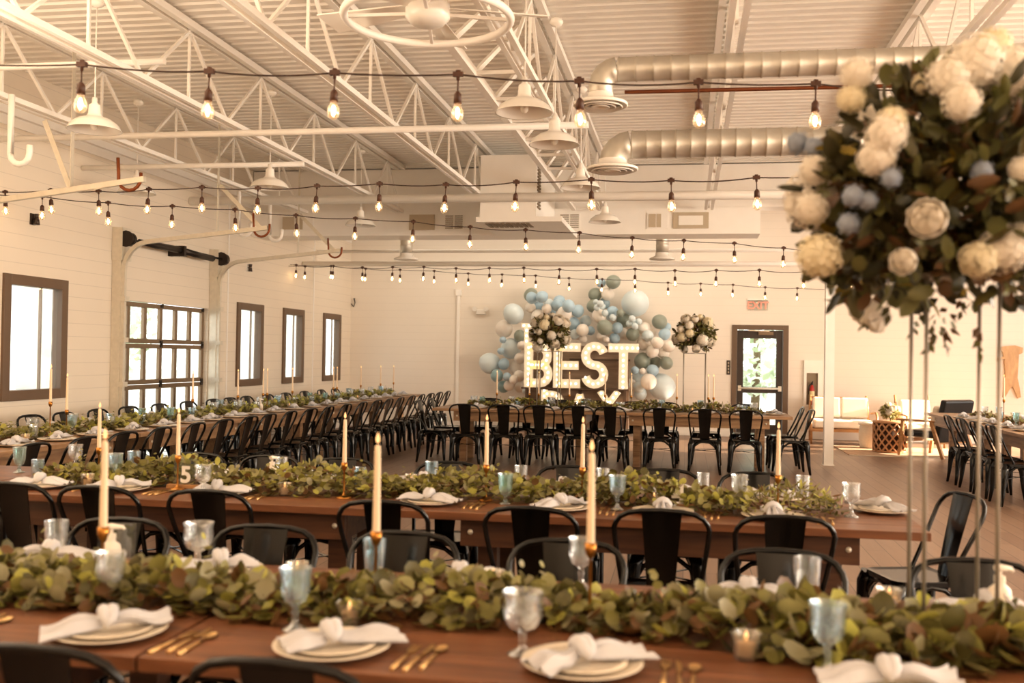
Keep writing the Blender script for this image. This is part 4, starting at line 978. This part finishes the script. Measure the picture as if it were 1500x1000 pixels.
def small_blooms(seed, n, rad, q0, q1):
    r = random.Random(seed); L = []; tries = 0
    while len(L) < n and tries < 3000:
        tries += 1; d = rv(r); q = r.uniform(q0, q1); c = d * rad * .9
        if d.z < -.8 or any((c - e[1]).length < (q + e[2]) * .85 for e in L): continue
        L.append((r.choice('hhyrrs'), c, q))
    return L
# foreground arrangement: blooms placed around its ball, facing the guests
BX, BY, BZ = .735, 2.95, 1.96
fb = []
for zx, zy, rp, kind, dp in [(240, 185, 52, 'h', -.2), (222, 262, 46, 'y', -.2), (330, 370, 66, 'h', -.36), (300, 440, 62, 'h', -.34), (345, 330, 50, 'y', -.34), (600, 150, 90, 'h', -.25), (700, 190, 90, 'h', -.2), (520, 195, 70, 'h', -.27), (560, 270, 62, 'h', -.34), (655, 100, 60, 'y', -.1),
                             (112, 478, 50, 'h', -.14), (105, 595, 54, 'h', -.16), (125, 738, 74, 'y', -.2), (455, 625, 62, 's', -.4), (382, 755, 42, 'r', -.36), (610, 750, 62, 'y', -.32), (690, 720, 80, 'h', -.3), (760, 680, 60, 'h', -.25), (745, 475, 44, 'h', -.35),
                             (230, 555, 40, 'd', -.3), (275, 570, 34, 'd', -.3), (60, 395, 40, 'd', -.05), (110, 405, 34, 'd', -.1), (345, 500, 36, 'd', -.36), (440, 215, 36, 'y', -.2), (620, 480, 40, 'd', -.34), (215, 640, 40, 'd', -.25)]:
    p = at_y(1140 + zx / 2.083, 20 + zy / 2.083, BY + dp); dep = (p - EYE).dot(fw)
    fb.append((kind, p - Vector((BX, BY, BZ)), rp / 2.083 * dep / F * (.95 if kind in 'hyd' else 1.0)))
for k_, c_, q_ in small_blooms(77, 16, .42, .055, .095):
    if c_.y > .02 or c_.x > .22: fb.append((k_, c_, q_))
flower_stand('tall stand of four slim metal rods on the front table', BX, BY, .185, 1.0, .0055)
ball('large blurred ball of white hydrangeas, roses and dark leaves, foreground right', BX, BY, BZ, .41, 31, 2700, .07, fb, DLEAF)
for lab, lab2, px, sd in [('tall stand of slim clear rods on the back table, left one', 'ball of white roses and greenery in front of the letter B', 805, 3), ('tall stand of slim clear rods on the back table, right one', 'ball of white roses and greenery right of the balloons', 1018, 4)]:
    p = at_y(px, 492, 14.17)
    flower_stand(lab, p.x, 14.17, .3, .83, .008)
    ball(lab2, p.x, 14.17, 1.84, .27, sd, 900, .07, small_blooms(sd, 26, .29, .045, .085), [DLEAF[4], DLEAF[1], DLEAF[2], DLEAF[3], LEAF[0]])

# ------------------------------------------------------------------ marquee letters and their stand
LY = 18.75
def lz(zx, zy, Y=LY): return at_y(690 + zx / 4.832, 390 + zy / 4.832, Y)
st = thing('display_stand', 'brown board backdrop with dark shelves holding the marquee letters', 'display stand', (0, LY, 0))
xa, xb = lz(372, 860).x, lz(1150, 860).x
zs = lz(700, 860).z
b = MB(); b.bx(xa, xb - .1, .2, .24, 0.0, lz(700, 560).z); b.build('backboard', M['backboard'], st)
b = MB(); b.bx(xa - .03, xb - .08, -.12, .199, zs - .03, zs - .002); b.build('shelf', M['shelfb'], st)
b = MB(); b.bx(lz(690, 660).x, xb - .08, .14, .199, lz(900, 668).z, lz(900, 655).z); b.build('rail', M['shelfb'], st)
for xx in (xa + .05, (xa + xb) / 2, xb - .2): b = MB(); b.bx(xx, xx + .06, .12, .19, 0, zs - .031); b.build('post', M['shelfb'], st)
mb = MB(); mb.sph((0, 0, 0), .022, 8, 6); o = mb.build('bulb', M['mbulb']); MBULB = o.data; bpy.data.objects.remove(o)
def marquee(ch, strokes, x, z, w, h, sw, lab, nb_step=.1):
    """letter from ribbon strokes on a unit box; sw = stroke width"""
    o = thing('marquee_letter', lab, 'letter', (x, LY - .02, z), 0, 'marquee letters')
    d = .11; fm = MB(); bb = []
    for stroke in strokes:
        pts = [Vector((px * w, 0, pz * h)) for px, pz in stroke]
        k = len(pts); L_, R_ = [], []
        for i, p in enumerate(pts):
            t = (pts[min(i + 1, k - 1)] - pts[max(i - 1, 0)]).normalized(); nn = Vector((-t.z, 0, t.x))
            L_.append(p + nn * sw / 2); R_.append(p - nn * sw / 2)
        for i in range(k - 1):
            q = [L_[i], L_[i + 1], R_[i + 1], R_[i]]
            vs = [(v.x, -d / 2, v.z) for v in q] + [(v.x, d / 2, v.z) for v in q]
            fm.add(vs, [(0, 1, 2, 3)], 0); fm.add(vs, [(7, 6, 5, 4), (0, 4, 5, 1), (3, 2, 6, 7)] + ([(0, 3, 7, 4)] if i == 0 else []) + ([(1, 5, 6, 2)] if i == k - 2 else []), 1)
        acc = nb_step * .5; 
        for i in range(k - 1):
            seg = (pts[i + 1] - pts[i]).length; s_ = acc
            while s_ < seg:
                q = pts[i].lerp(pts[i + 1], s_ / seg); bb.append((q.x, -d / 2 - .012, q.z)); s_ += nb_step
            acc = s_ - seg
    fm.build('letter_body', [M['letter'], M['letter_side']], o)
    for q in bb: k_ = bpy.data.objects.new('bulb', MBULB); COL.objects.link(k_); k_.parent = o; k_.location = q
    return o
def arcp(cx, cz, rx, rz_, a0, a1, k=10): return [(cx + rx * math.cos(math.radians(a0 + (a1 - a0) * i / k)), cz + rz_ * math.sin(math.radians(a0 + (a1 - a0) * i / k))) for i in range(k + 1)]
def box_of(x0, y0, x1, y1):
    a, b = lz(x0, y1), lz(x1, y0); return a.x, a.z, b.x - a.x, b.z - a.z
x, z, w, h = box_of(378, 545, 585, 858)
W_ = .165
def inset(w, h, sw): return sw / 2 / w, sw / 2 / h
ax, az = inset(w, h, W_); h_ = h
marquee('B', [[(ax, 0), (ax, 1)], [(ax, 1 - az), (.55, 1 - az)] + arcp(.55, .75 - az / 2, .45 - ax - .04, .25 - az / 2, 90, -90, 8) + [(ax, .5)], [(ax, .5), (.55, .5)] + arcp(.55, .25 + az / 2, .45 - ax, .25 - az / 2, 90, -90, 8) + [(ax, az)]], x, zs, w, h_, W_, 'big lit white marquee letter B with bulbs')
x, z, w, h = box_of(583, 545, 778, 858); ax, az = inset(w, h, W_)
marquee('E', [[(ax, 0), (ax, 1)], [(ax, 1 - az), (1, 1 - az)], [(ax, .5), (.93, .5)], [(ax, az), (1, az)]], x, zs, w, h_, W_, 'big lit white marquee letter E with bulbs')
x, z, w, h = box_of(778, 533, 975, 862); ax, az = inset(w, h, W_)
marquee('S', [arcp(.5, .75 - az / 2, .5 - ax, .25 - az / 2, 15, 270, 14)[0:] + arcp(.5, .25 + az / 2, .5 - ax, .25 - az / 2, 90, -165, 14)[1:]], x, zs, w, h_ * 1.03, W_, 'big lit white marquee letter S with bulbs')
x, z, w, h = box_of(970, 545, 1188, 865); ax, az = inset(w, h, W_)
marquee('T', [[(0, 1 - az), (1, 1 - az)], [(.5, 1 - 2 * az), (.5, 0)]], x, zs, w, h_, W_, 'big lit white marquee letter T with bulbs, lower one')
x, z, w, h = box_of(358, 427, 436, 560); ax, az = inset(w, h, .09)
marquee('T', [[(0, 1 - az), (1, 1 - az)], [(.5, 1 - 2 * az), (.5, 0)]], x, zs + h_ + .002, w, h, .085, 'smaller lit white letter T standing on the letter B')
b = MB(); b.bx(xa - .03, xb - .08, -.12, .119, .38, .409); b.build('shelf', M['shelfb'], st)
# row of letters standing below the shelf
for ch, x0, x1, lab in [('D', 490, 665, 'lit white marquee letter D on the lower shelf'), ('A', 690, 850, 'lit white marquee letter A on the lower shelf'), ('Y', 880, 1070, 'lit white marquee letter Y on the lower shelf')]:
    x, z, w, _ = box_of(x0, 872, x1, 1200); h = lz(700, 868).z - .43; ax, az = inset(w, h, .15)
    S_ = {'D': [[(ax, 0), (ax, 1)], [(ax, 1 - az), (.45, 1 - az)] + arcp(.45, .5, .55 - ax, .5 - az, 90, -90, 10) + [(ax, az)]],
          'A': [[(ax, 0), (.5, 1 - az)], [(.5, 1 - az), (1 - ax, 0)], [(.25, .32), (.75, .32)]],
          'Y': [[(ax, 1), (.5, .5)], [(1 - ax, 1), (.5, .5)], [(.5, .5), (.5, 0)]]}[ch]
    marquee(ch, S_, x, .41, w, h, .12, lab)

# ------------------------------------------------------------------ balloon garland, every balloon on its own
BL = [(1007,110,50,'S'),(922,118,32,'B'),(425,203,50,'S'),(430,222,42,'B'),(503,215,42,'B'),(478,285,40,'B'),(420,290,38,'W'),(535,300,36,'W'),(550,265,35,'P'),(625,245,42,'B'),(610,275,42,'B'),(690,280,45,'B'),(755,315,45,'B'),(570,320,32,'B'),(478,360,55,'W'),(660,335,53,'W'),
      (880,198,48,'S'),(968,195,47,'W'),(865,280,46,'S'),(945,260,38,'B'),(915,265,25,'P'),(885,252,20,'P'),(930,285,22,'P'),(890,292,22,'P'),(905,350,50,'W'),(1000,320,40,'B'),(974,345,35,'P'),(948,330,24,'P'),(1003,362,24,'P'),(1160,260,95,'P'),(1080,378,52,'S'),(1057,330,28,'S'),
      (1140,370,25,'P'),(1155,398,24,'P'),(1118,405,22,'P'),(1160,424,24,'P'),(1188,390,22,'P'),(1333,392,53,'S'),(1385,430,32,'B'),(1371,480,42,'B'),(945,432,55,'S'),(725,408,48,'B'),(1035,435,40,'B'),(1075,475,42,'W'),(1145,480,47,'S'),(1015,510,38,'B'),(1225,440,45,'W'),(1290,490,48,'W'),
      (1220,545,50,'W'),(1285,600,45,'W'),(1360,610,42,'W'),(1318,540,42,'W'),(790,450,45,'W'),(812,385,40,'P'),(845,455,32,'B'),(765,485,35,'W'),(732,480,35,'P'),(795,515,28,'W'),(920,495,30,'W'),(957,517,22,'W'),(300,335,72,'P'),(235,440,62,'W'),(345,490,42,'S'),(225,520,24,'B'),
      (285,580,72,'P'),(212,600,25,'B'),(132,685,74,'P'),(232,690,40,'B'),(183,772,45,'G'),(255,780,30,'B'),(232,850,44,'G'),(330,720,55,'W'),(345,650,40,'W'),(340,775,40,'W'),(300,800,30,'W'),(345,855,35,'W'),(270,842,38,'W'),(385,880,22,'P'),(358,560,32,'W'),
      (1213,668,57,'S'),(1307,680,43,'S'),(1382,683,46,'S'),(1285,735,42,'B'),(1160,735,28,'B'),(1215,740,22,'W'),(1178,790,50,'P'),(1258,815,57,'W'),(1128,835,42,'W'),(1190,852,40,'P'),(1350,850,92,'P'),(1200,902,44,'P'),(1100,842,24,'P'),(1400,565,42,'W'),(930,392,36,'W'),(1250,490,40,'P')]
CN = {'S': 'sage', 'B': 'dusty blue', 'P': 'pale blue', 'W': 'cream white', 'G': 'grey teal'}
BM = {}
for k, c in CN.items():
    mb = MB(); mb.lathe([(max(1e-4, math.sin(PI * i / 16)) * (1 - .06 * math.cos(PI * i / 16)), -math.cos(PI * i / 16) * 1.06) for i in range(17)], 22); mb.lathe([(.07, -1.05), (.03, -1.09), (.055, -1.14), (.0001, -1.13)], 10)
    BM[k] = mesh_of(mb, 'balloon_skin', BAL[c])
cnt = {}
rb = random.Random(3); placed = []
for zx, zy, q, k in sorted(BL):
    cnt[k] = cnt.get(k, 0) + 1
    base = 19.45 if q > 30 else 19.2
    p0 = lz(zx, zy, base); rad = q / 4.832 * (p0 - EYE).dot(fw) / F
    behind = 372 < zx < 1190 and zy > 520
    best = None
    for k_ in range(44):
        Y = base + (.05 * (k_ // 2 + 1) * (1 if k_ % 2 else -1) if k_ else 0)
        p0 = lz(zx, zy, Y); rad = q / 4.832 * (p0 - EYE).dot(fw) / F
        if Y + rad > YB - .02 or Y < 18.5 or (behind and Y - rad < LY + .26): continue
        pen = sum(max(0, (e[1] + rad) * 1.07 - (e[0] - p0).length) for e in placed)
        if best is None or pen < best[0] - 1e-6: best = (pen, Y)
        if pen == 0: break
    Y = best[1] if best else base
    p0 = lz(zx, zy, Y); rad = q / 4.832 * (p0 - EYE).dot(fw) / F; placed.append((p0, rad))
    o = bpy.data.objects.new('balloon', BM[k]); COL.objects.link(o); o.location = p0; o.scale = (rad,) * 3
    o.rotation_euler = (rb.uniform(-1.4, -.2) + PI, rb.uniform(-.6, .6), rb.uniform(0, 6))
    sz = 'very large' if q > 65 else 'large' if q > 50 else 'medium' if q > 33 else 'small'
    tag(o, '%s %s balloon, %s from the left among the %s ones' % (sz, CN[k], ORD[cnt[k]], CN[k]), 'balloon', 'balloons of the garland')

# ------------------------------------------------------------------ wall fittings
def ext_text(o, txt, size, m_, loc, off=.004):
    cu = bpy.data.curves.new('lettering', 'FONT'); cu.body = txt; cu.size = size; cu.extrude = .002; cu.align_x = 'CENTER'; cu.offset = off
    t = bpy.data.objects.new('lettering', cu); COL.objects.link(t); dg = bpy.context.evaluated_depsgraph_get(); me = bpy.data.meshes.new_from_object(t.evaluated_get(dg))
    bpy.data.objects.remove(t); me.materials.clear(); me.materials.append(m_)
    t = bpy.data.objects.new('lettering', me); COL.objects.link(t); t.parent = o; t.rotation_euler = (PI / 2, 0, 0); t.location = loc
p = at_y(1110, 447, YB)
o = thing('exit_sign', 'faint red EXIT sign on the wall above the back door', 'exit sign', (p.x, YB, p.z))
b = MB(); b.bx(-.2, .2, -.03, -.001, .1, .13); b.build('housing', M['white2'], o)
b = MB(); b.bx(-.19, .19, -.018, -.012, -.1, .0995); b.build('acrylic_panel', M['acrylic'], o); ext_text(o, 'EXIT', .2, M['exitred'], (0, -.02, -.07))
p = at_y(705, 457, YB)
o = thing('mounted_emergency_light', 'white twin-head emergency light on the back wall', 'wall light', (p.x, YB, p.z))
b = MB(); b.bx(-.1, .1, -.07, -.001, -.05, .05); b.build('housing', M['white2'], o, bevel=.01)
for s in (-1, 1): b = MB(); b.tube([(s * .11, -.05, .07), (s * .12, -.11, .06)], [.035, .05], 12); b.build('lamp_head', M['white2'], o)
p = at_y(1067, 538, YB)
o = thing('switch_plate', 'dark vertical switch plate left of the back door', 'switch', (p.x, YB, p.z))
b = MB(); b.bx(-.035, .035, -.012, -.001, -.14, .14); b.build('plate', M['darkbr'], o, bevel=.003)
for q in range(4): b = MB(); b.bx(-.012, .012, -.02, -.0125, -.11 + q * .06, -.075 + q * .06); b.build('toggle', M['mirror'], o)
o = thing('extinguisher_cabinet', 'white recessed cabinet holding a fire extinguisher on the back wall', 'cabinet', (2.38, YB, .63))
b = MB(); b.bx(-.14, -.09, -.06, -.001, 0, .88); b.bx(.12, .2, -.06, -.001, 0, .88); b.bx(-.09, .12, -.06, -.001, .64, .88); b.bx(-.09, .12, -.06, -.001, 0, .03); b.build('cabinet_frame', M['white2'], o)
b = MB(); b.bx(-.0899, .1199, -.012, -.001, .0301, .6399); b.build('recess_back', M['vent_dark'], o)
o2 = thing('fire_extinguisher', 'small red fire extinguisher inside the white wall cabinet', 'fire extinguisher', (2.39, YB - .07, .66))
b = MB(); b.lathe([(.0001, 0), (.045, 0), (.048, .01), (.048, .3), (.03, .36), (.015, .38), (.0001, .38)], 16); b.build('cylinder_body', M['red'], o2)
b = MB(); b.lathe([(.0485, .12), (.049, .125), (.049, .26), (.0485, .265)], 16); b.build('label_band', M['paper'], o2)
b = MB(); b.bx(-.015, .015, -.02, .02, .3805, .43); b.bar((0, -.02, .42), (0, -.09, .45), .02, .012); b.bar((0, -.02, .4), (0, -.09, .4), .02, .012); b.tube([(-.02, 0, .4), (-.06, -.01, .36), (-.06, -.02, .2)], .009, 6); b.build('valve_head', M['leather'], o2)
# live-edge wooden plank hung on the wall
p = at_y(1480, 545, YB)
k_ = [(-.12, .48), (.06, .5), (.2, .46), (.19, .36), (.13, .33), (.12, .1), (.11, -.1), (.15, -.3), (.17, -.46), (.12, -.48), (.06, -.33), (.02, -.26), (-.03, -.33), (-.1, -.46), (-.14, -.47), (-.11, -.25), (-.1, 0), (-.12, .2), (-.11, .24), (-.2, .24), (-.21, .2), (-.23, .25), (-.2, .28), (-.13, .29), (-.15, .38), (-.2, .42), (-.19, .47)]
b = MB(); mt = Matrix.Translation((0, -.005, 0)) @ Matrix.Rotation(PI / 2, 4, 'X')
b.prism(k_, 0, .05, 0, mt)
o = b.build('wooden_wall_plaque', M['plaque']); o.location = (p.x, YB - .001, p.z); tag(o, 'light rough wooden plank with forked lower end on the right wall', 'wall decoration')
# dark wall lanterns on the left wall and in the corner
for px, py, X, lab in [(47, 321, XL, 'small dark twin-cylinder wall lamp above the nearest window'), (362, 392, XL, 'small wall lamp on a white plate right of the garage door')]:
    p = at_x(px, py, X); o = thing('wall_lamp', lab, 'wall lamp', (X, p.y, p.z), 0, 'wall lamps')
    b = MB(); b.bx(.001, .015, -.04, .04, -.06, .06); b.build('back_plate', M['white2'] if px > 100 else M['darkbr'], o)
    b = MB(); b.tube([(.015, 0, 0), (.045, 0, 0)], .01, 8); b.tube([(.055, 0, .055), (.055, 0, .005)], [.03, .022], 12); b.tube([(.055, 0, -.0), (.055, 0, -.06)], [.026, .034], 12); b.build('lamp_body', M['darkbr'], o)
p = at_y(511, 443, YB); o = thing('hanging_hook', 'small dark curled iron hook in the far left corner', 'hook', (XL + .08, YB, p.z))
b = MB(); b.tube([(0, -.002, .08), (0, -.05, .08), (.03, -.06, .0), (0, -.06, -.09), (-.05, -.06, -.03)], .012, 6); b.build('iron_scroll', M['darkbr'], o)

# ------------------------------------------------------------------ lounge corner
o = thing('wooden_settee', 'oak-framed settee with cream cushions behind the white column', 'settee', (2.82, 19.0, 0), 0)
def cush(x0, x1, y0, y1, z0, z1, name, m_, par, tilt=0):
    b = MB(); b.bx(-(x1 - x0) / 2, (x1 - x0) / 2, -(y1 - y0) / 2, (y1 - y0) / 2, -(z1 - z0) / 2, (z1 - z0) / 2)
    q = b.build(name, m_, par, ((x0 + x1) / 2, (y0 + y1) / 2, (z0 + z1) / 2), bevel=.04); q.rotation_euler = (tilt, 0, 0); q.modifiers['bevel'].segments = 4; return q
cush(-.52, .52, -.28, .32, .29, .44, 'seat_cushion', M['cushion'], o)
cush(-.48, .02, .22, .38, .45, .83, 'back_cushion', M['cushion'], o, -.2); cush(.02, .5, .22, .38, .45, .83, 'back_cushion', M['cushion'], o, -.2)
b = MB(); b.bx(-.56, .56, -.3, .36, .23, .285); b.build('seat_frame', M['walnut'], o)
for s in (-1, 1):
    b = MB(); b.tube([(s * .56, -.26, 0), (s * .57, -.27, .3), (s * .57, -.26, .52), (s * .57, -.16, .58), (s * .57, .12, .57), (s * .57, .3, .55)], [.018, .024, .022, .022, .022, .02], 8); b.build('arm', M['walnut'], o)
    b = MB(); b.tube([(s * .5, .5, 0), (s * .52, .3, .28), (s * .52, .36, .6), (s * .5, .46, .86)], [.018, .026, .024, .018], 8); b.build('rear_leg', M['walnut'], o)
b = MB(); b.bx(-.5, .5, .43, .46, .76, .84); b.build('back_rail', M['walnut'], o)
# second pale chair by the wall, behind the drum table
o = thing('wooden_easy_chair', 'pale oak easy chair with cream cushion behind the flower basket', 'easy chair', (4.15, 18.9, 0), .15)
cush(-.28, .28, -.26, .28, .3, .42, 'seat_cushion', M['cushion'], o); cush(-.27, .27, .2, .34, .43, .82, 'back_cushion', M['cushion'], o, -.2)
for s in (-1, 1):
    b = MB(); b.tube([(s * .33, -.28, 0), (s * .33, -.28, .55), (s * .33, .0, .57), (s * .33, .3, .54)], .02, 8); b.build('arm', M['walnut'], o)
    b = MB(); b.tube([(s * .3, .4, 0), (s * .3, .28, .3), (s * .3, .42, .9)], .02, 8); b.build('rear_leg', M['walnut'], o)
b = MB(); b.bx(-.3, .3, -.28, .28, .25, .295); b.build('seat_frame', M['walnut'], o)
# black leather lounge chair seen from behind
o = thing('leather_armchair', 'black leather armchair with wooden frame, its back to the tables', 'armchair', (3.95, 16.95, .0125), PI + .71)
b = MB(); b.bx(-.36, .36, -.055, .055, -.34, .34); q = b.build('back_pad', M['leather'], o, (0, .34, .58), bevel=.03); q.rotation_euler = (-.22, 0, 0)
cush(-.33, .33, -.34, .27, .3, .42, 'seat_pad', M['leather'], o)
for s in (-1, 1):
    b = MB(); b.bar((s * .39, -.36, 0), (s * .39, -.3, .56), .04, .05); b.build('front_leg', M['walnut'], o)
    b = MB(); b.bar((s * .39, .44, 0), (s * .39, .22, .56), .04, .05); b.build('rear_leg', M['walnut'], o)
    b = MB(); b.bx(s * .39 - .035, s * .39 + .035, -.4, .3, .56, .59); b.build('arm_rest', M['walnut'], o, bevel=.008)
b = MB(); b.bx(-.37, .37, -.32, -.28, .22, .28); b.bx(-.37, .37, .26, .3, .22, .28); b.build('seat_rail', M['walnut'], o)
cu_ = cush(-.2, .2, -.06, .06, -.18, .18, 'throw_pillow', M['cushion'], None); cu_.location = (4.03, 16.86, .64); cu_.rotation_euler = (.25, 0, .71); tag(cu_, 'cream throw pillow leaning in the black leather armchair', 'pillow')
# rattan drum and white basket
def drum(label, x, y, r, h, m_, cat, lattice):
    o = thing('drum_table' if lattice else 'woven_pouf', label, cat, (x, y, .0125))
    if lattice:
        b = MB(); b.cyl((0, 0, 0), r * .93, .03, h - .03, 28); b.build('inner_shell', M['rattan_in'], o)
        b = MB(); nn = 14
        for k in range(nn):
            for s in (-1, 1):
                pts = [(r * math.cos(2 * PI * k / nn + s * t * 1.35), r * math.sin(2 * PI * k / nn + s * t * 1.35), .02 + t * (h - .04)) for t in [i / 9 for i in range(10)]]
                b.tube(pts, .016, 5)
        b.build('lattice', m_, o)
    else:
        b = MB(); pr = [(r * .8, 0)]
        for i in range(10): z = i * h / 10; pr += [(r * (.84 + .12 * math.sin(PI * (i + .5) / 10)), z + h * .02), (r * (.9 + .12 * math.sin(PI * (i + .5) / 10)), z + h * .06)]
        pr += [(r * .85, h), (.0001, h)]; b.lathe(pr, 28); b.build('woven_body', m_, o)
    b = MB(); b.lathe([(.0001, h - .02), (r * 1.02, h - .02), (r * 1.05, h - .005), (r * 1.02, h + .012), (.0001, h + .012)], 30); b.build('top', m_, o)
    if lattice: b = MB(); b.lathe([(r * .98, 0), (r * 1.04, .005), (r * 1.04, .03), (r * .98, .035)], 30); b.build('base_ring', m_, o)
drum('brown rattan lattice drum table on the rug', 3.36, 17.45, .26, .5, M['rattan'], 'side table', True)
drum('white woven pouf beside the rattan drum', 3.18, 18.15, .2, .42, M['basket'], 'pouf', False)
ball('low bouquet of white roses on the rattan drum table', 3.36, 17.45, .66, .15, 44, 260, .06, [(r_, c * .9, q) for r_, c, q in small_blooms(12, 12, .16, .045, .07) if c.z > -.02], [LEAF[0], LEAF[2], DLEAF[4], LEAF[3], LEAF[2]], 'table bouquets')
o = thing('area_rug', 'tan patterned rug with fringed edge under the lounge chairs', 'rug', (3.9, 17.6, 0))
b = MB(); b.bx(-1.3, 1.3, -.85, .85, 0.0005, .012); b.build('rug_pile', M['rug'], o)
b = MB()
for q in range(90): xx = -1.29 + q * .0287; b.bx(xx, xx + .016, -.93, -.851, .001, .01)
b.build('fringe', M['fringe'], o)

# ------------------------------------------------------------------ outdoors seen through the glass
b = MB(); b.add([(XL - 40, -20, -.02), (XL - .22, -20, -.02), (XL - .22, YB + .22, -.02), (30, YB + .22, -.02), (30, 70, -.02), (XL - 40, 70, -.02)], [(0, 1, 2, 5), (5, 2, 3, 4)]); struct(b.build('ground_outside', M['ext_ground']))
for i, (a, b_) in enumerate(((12.5, 13.35), (18.5, 19.75), (20.8, 21.9), (23.2, 24.5))):
    q = MB(); q.bx(-9.7, -9.2, a, b_, -.02, 3.6); q.bx(-9.75, -9.15, a - .05, b_ + .05, -.02, .3)
    o = q.build('porch_pillar', M['ext_white']); tag(o, 'white porch pillar outside the %s window of the left wall' % ['nearest', 'second', 'third', 'farthest'][i], 'pillar', 'porch pillars')
def out_tree(label, x, y, h, r_, seed, n=500, ls=.3):
    r = random.Random(seed); o = thing('garden_tree', label, 'tree', (x, y, -.02), 0, 'trees outside')
    t = MB(); t.tube([(0, 0, 0), (.05, .02, h * .4), (0, .05, h * .75)], [.12, .09, .05], 8); t.build('trunk', M['stem'], o)
    f = MB()
    for i in range(n):
        d = rv(r); c = Vector((d.x * r_, d.y * r_, h * .6 + d.z * h * .42)) * 1.0; c.x *= r.uniform(.3, 1); c.y *= r.uniform(.3, 1)
        leaf(f, c, rv(r), rv(r), ls * r.uniform(.6, 1.3), ls * .6, r.choice((0, 0, 1, 1, 2)), False)
    q = f.build('foliage', M['ext_leaf'], o); q['kind'] = 'stuff'
out_tree('pale leafy tree outside the back door', 1.7, 25.5, 4.2, 2.2, 51, 1500)
out_tree('pale leafy tree outside the garage door, right of middle', -13.5, 21.5, 4.0, 1.3, 52, 700)
out_tree('pale tree far outside the garage door', -17, 25.5, 3.8, 1.6, 53, 500)

# ------------------------------------------------------------------ light
w = bpy.data.worlds.new('sky'); sc.world = w; w.use_nodes = True
nt = w.node_tree; bg = nt.nodes['Background']; bg.inputs[0].default_value = (1.0, .985, .96, 1); bg.inputs[1].default_value = 4.0
def area(name, loc, rot, sx, sy, power, col):
    l = bpy.data.lights.new(name, 'AREA'); l.shape = 'RECTANGLE'; l.size, l.size_y = sx, sy; l.energy = power; l.color = lin(col)[:3]
    o = bpy.data.objects.new(name, l); COL.objects.link(o); o.location = loc; o.rotation_euler = rot; return o
WARM = '#ffe8cb'
for (a, b), pw in zip(RW[:3], (190, 540, 90)): area('window_light_right', (XR - .05, (a + b) / 2, 2.05), (0, PI / 2, 0), 2.7, b - a, pw, WARM)  # unseen fill panels added along the right wall to light the hall evenly
area('uplight_right', (7.4, 5.5, 2.6), (0, PI - .3, 0), 1.2, 13, 600, WARM)  # upward fill added out of view on the right to brighten the ceiling
area('uplight_left', (-4.8, 2.4, 2.6), (0, PI, 0), 2.5, 5.5, 360, WARM)  # upward fill added beyond the left edge, also for the ceiling
area('uplight_behind', (.5, -2.0, 2.6), (0, PI, 0), 5, 2, 170, WARM)  # one more added ceiling fill, unseen behind the camera
area('window_light_corner', (7.2, -2.6, 2.1), (PI / 2, 0, .85), 2.2, 2.2, 100, WARM)  # added fill for the foreground flowers; the corner has no window
area('cove_light', (-2.2, 18.25, 4.1), (.35, 0, 0), 8, .4, 55, '#fff0da')  # added fill hidden behind the soffit, washes the back wall
l = bpy.data.lights.new('low_sun', 'SPOT'); l.energy = 70000; l.spot_size = .26; l.spot_blend = .2; l.shadow_soft_size = .08; l.color = lin('#ffe9cc')[:3]
o = bpy.data.objects.new('low_sun', l); COL.objects.link(o); o.location = (15.5, 19.3, 3.9); o.rotation_euler = (Vector((2.7, 18.4, 0)) - o.location).to_track_quat('-Z', 'Y').to_euler()
finish_patterns()
sc.cycles.use_denoising = True
sc.cycles.max_bounces = 10; sc.cycles.diffuse_bounces = 5; sc.cycles.glossy_bounces = 4; sc.cycles.transparent_max_bounces = 24; sc.cycles.transmission_bounces = 6
sc.cycles.sample_clamp_indirect = 6.0
sc.cycles.caustics_reflective = False; sc.cycles.caustics_refractive = False
sc.view_settings.view_transform = 'Standard'; sc.view_settings.look = 'None'; sc.view_settings.exposure = 0.08; sc.view_settings.gamma = 0.95
print('OBJECTS', len(bpy.data.objects))
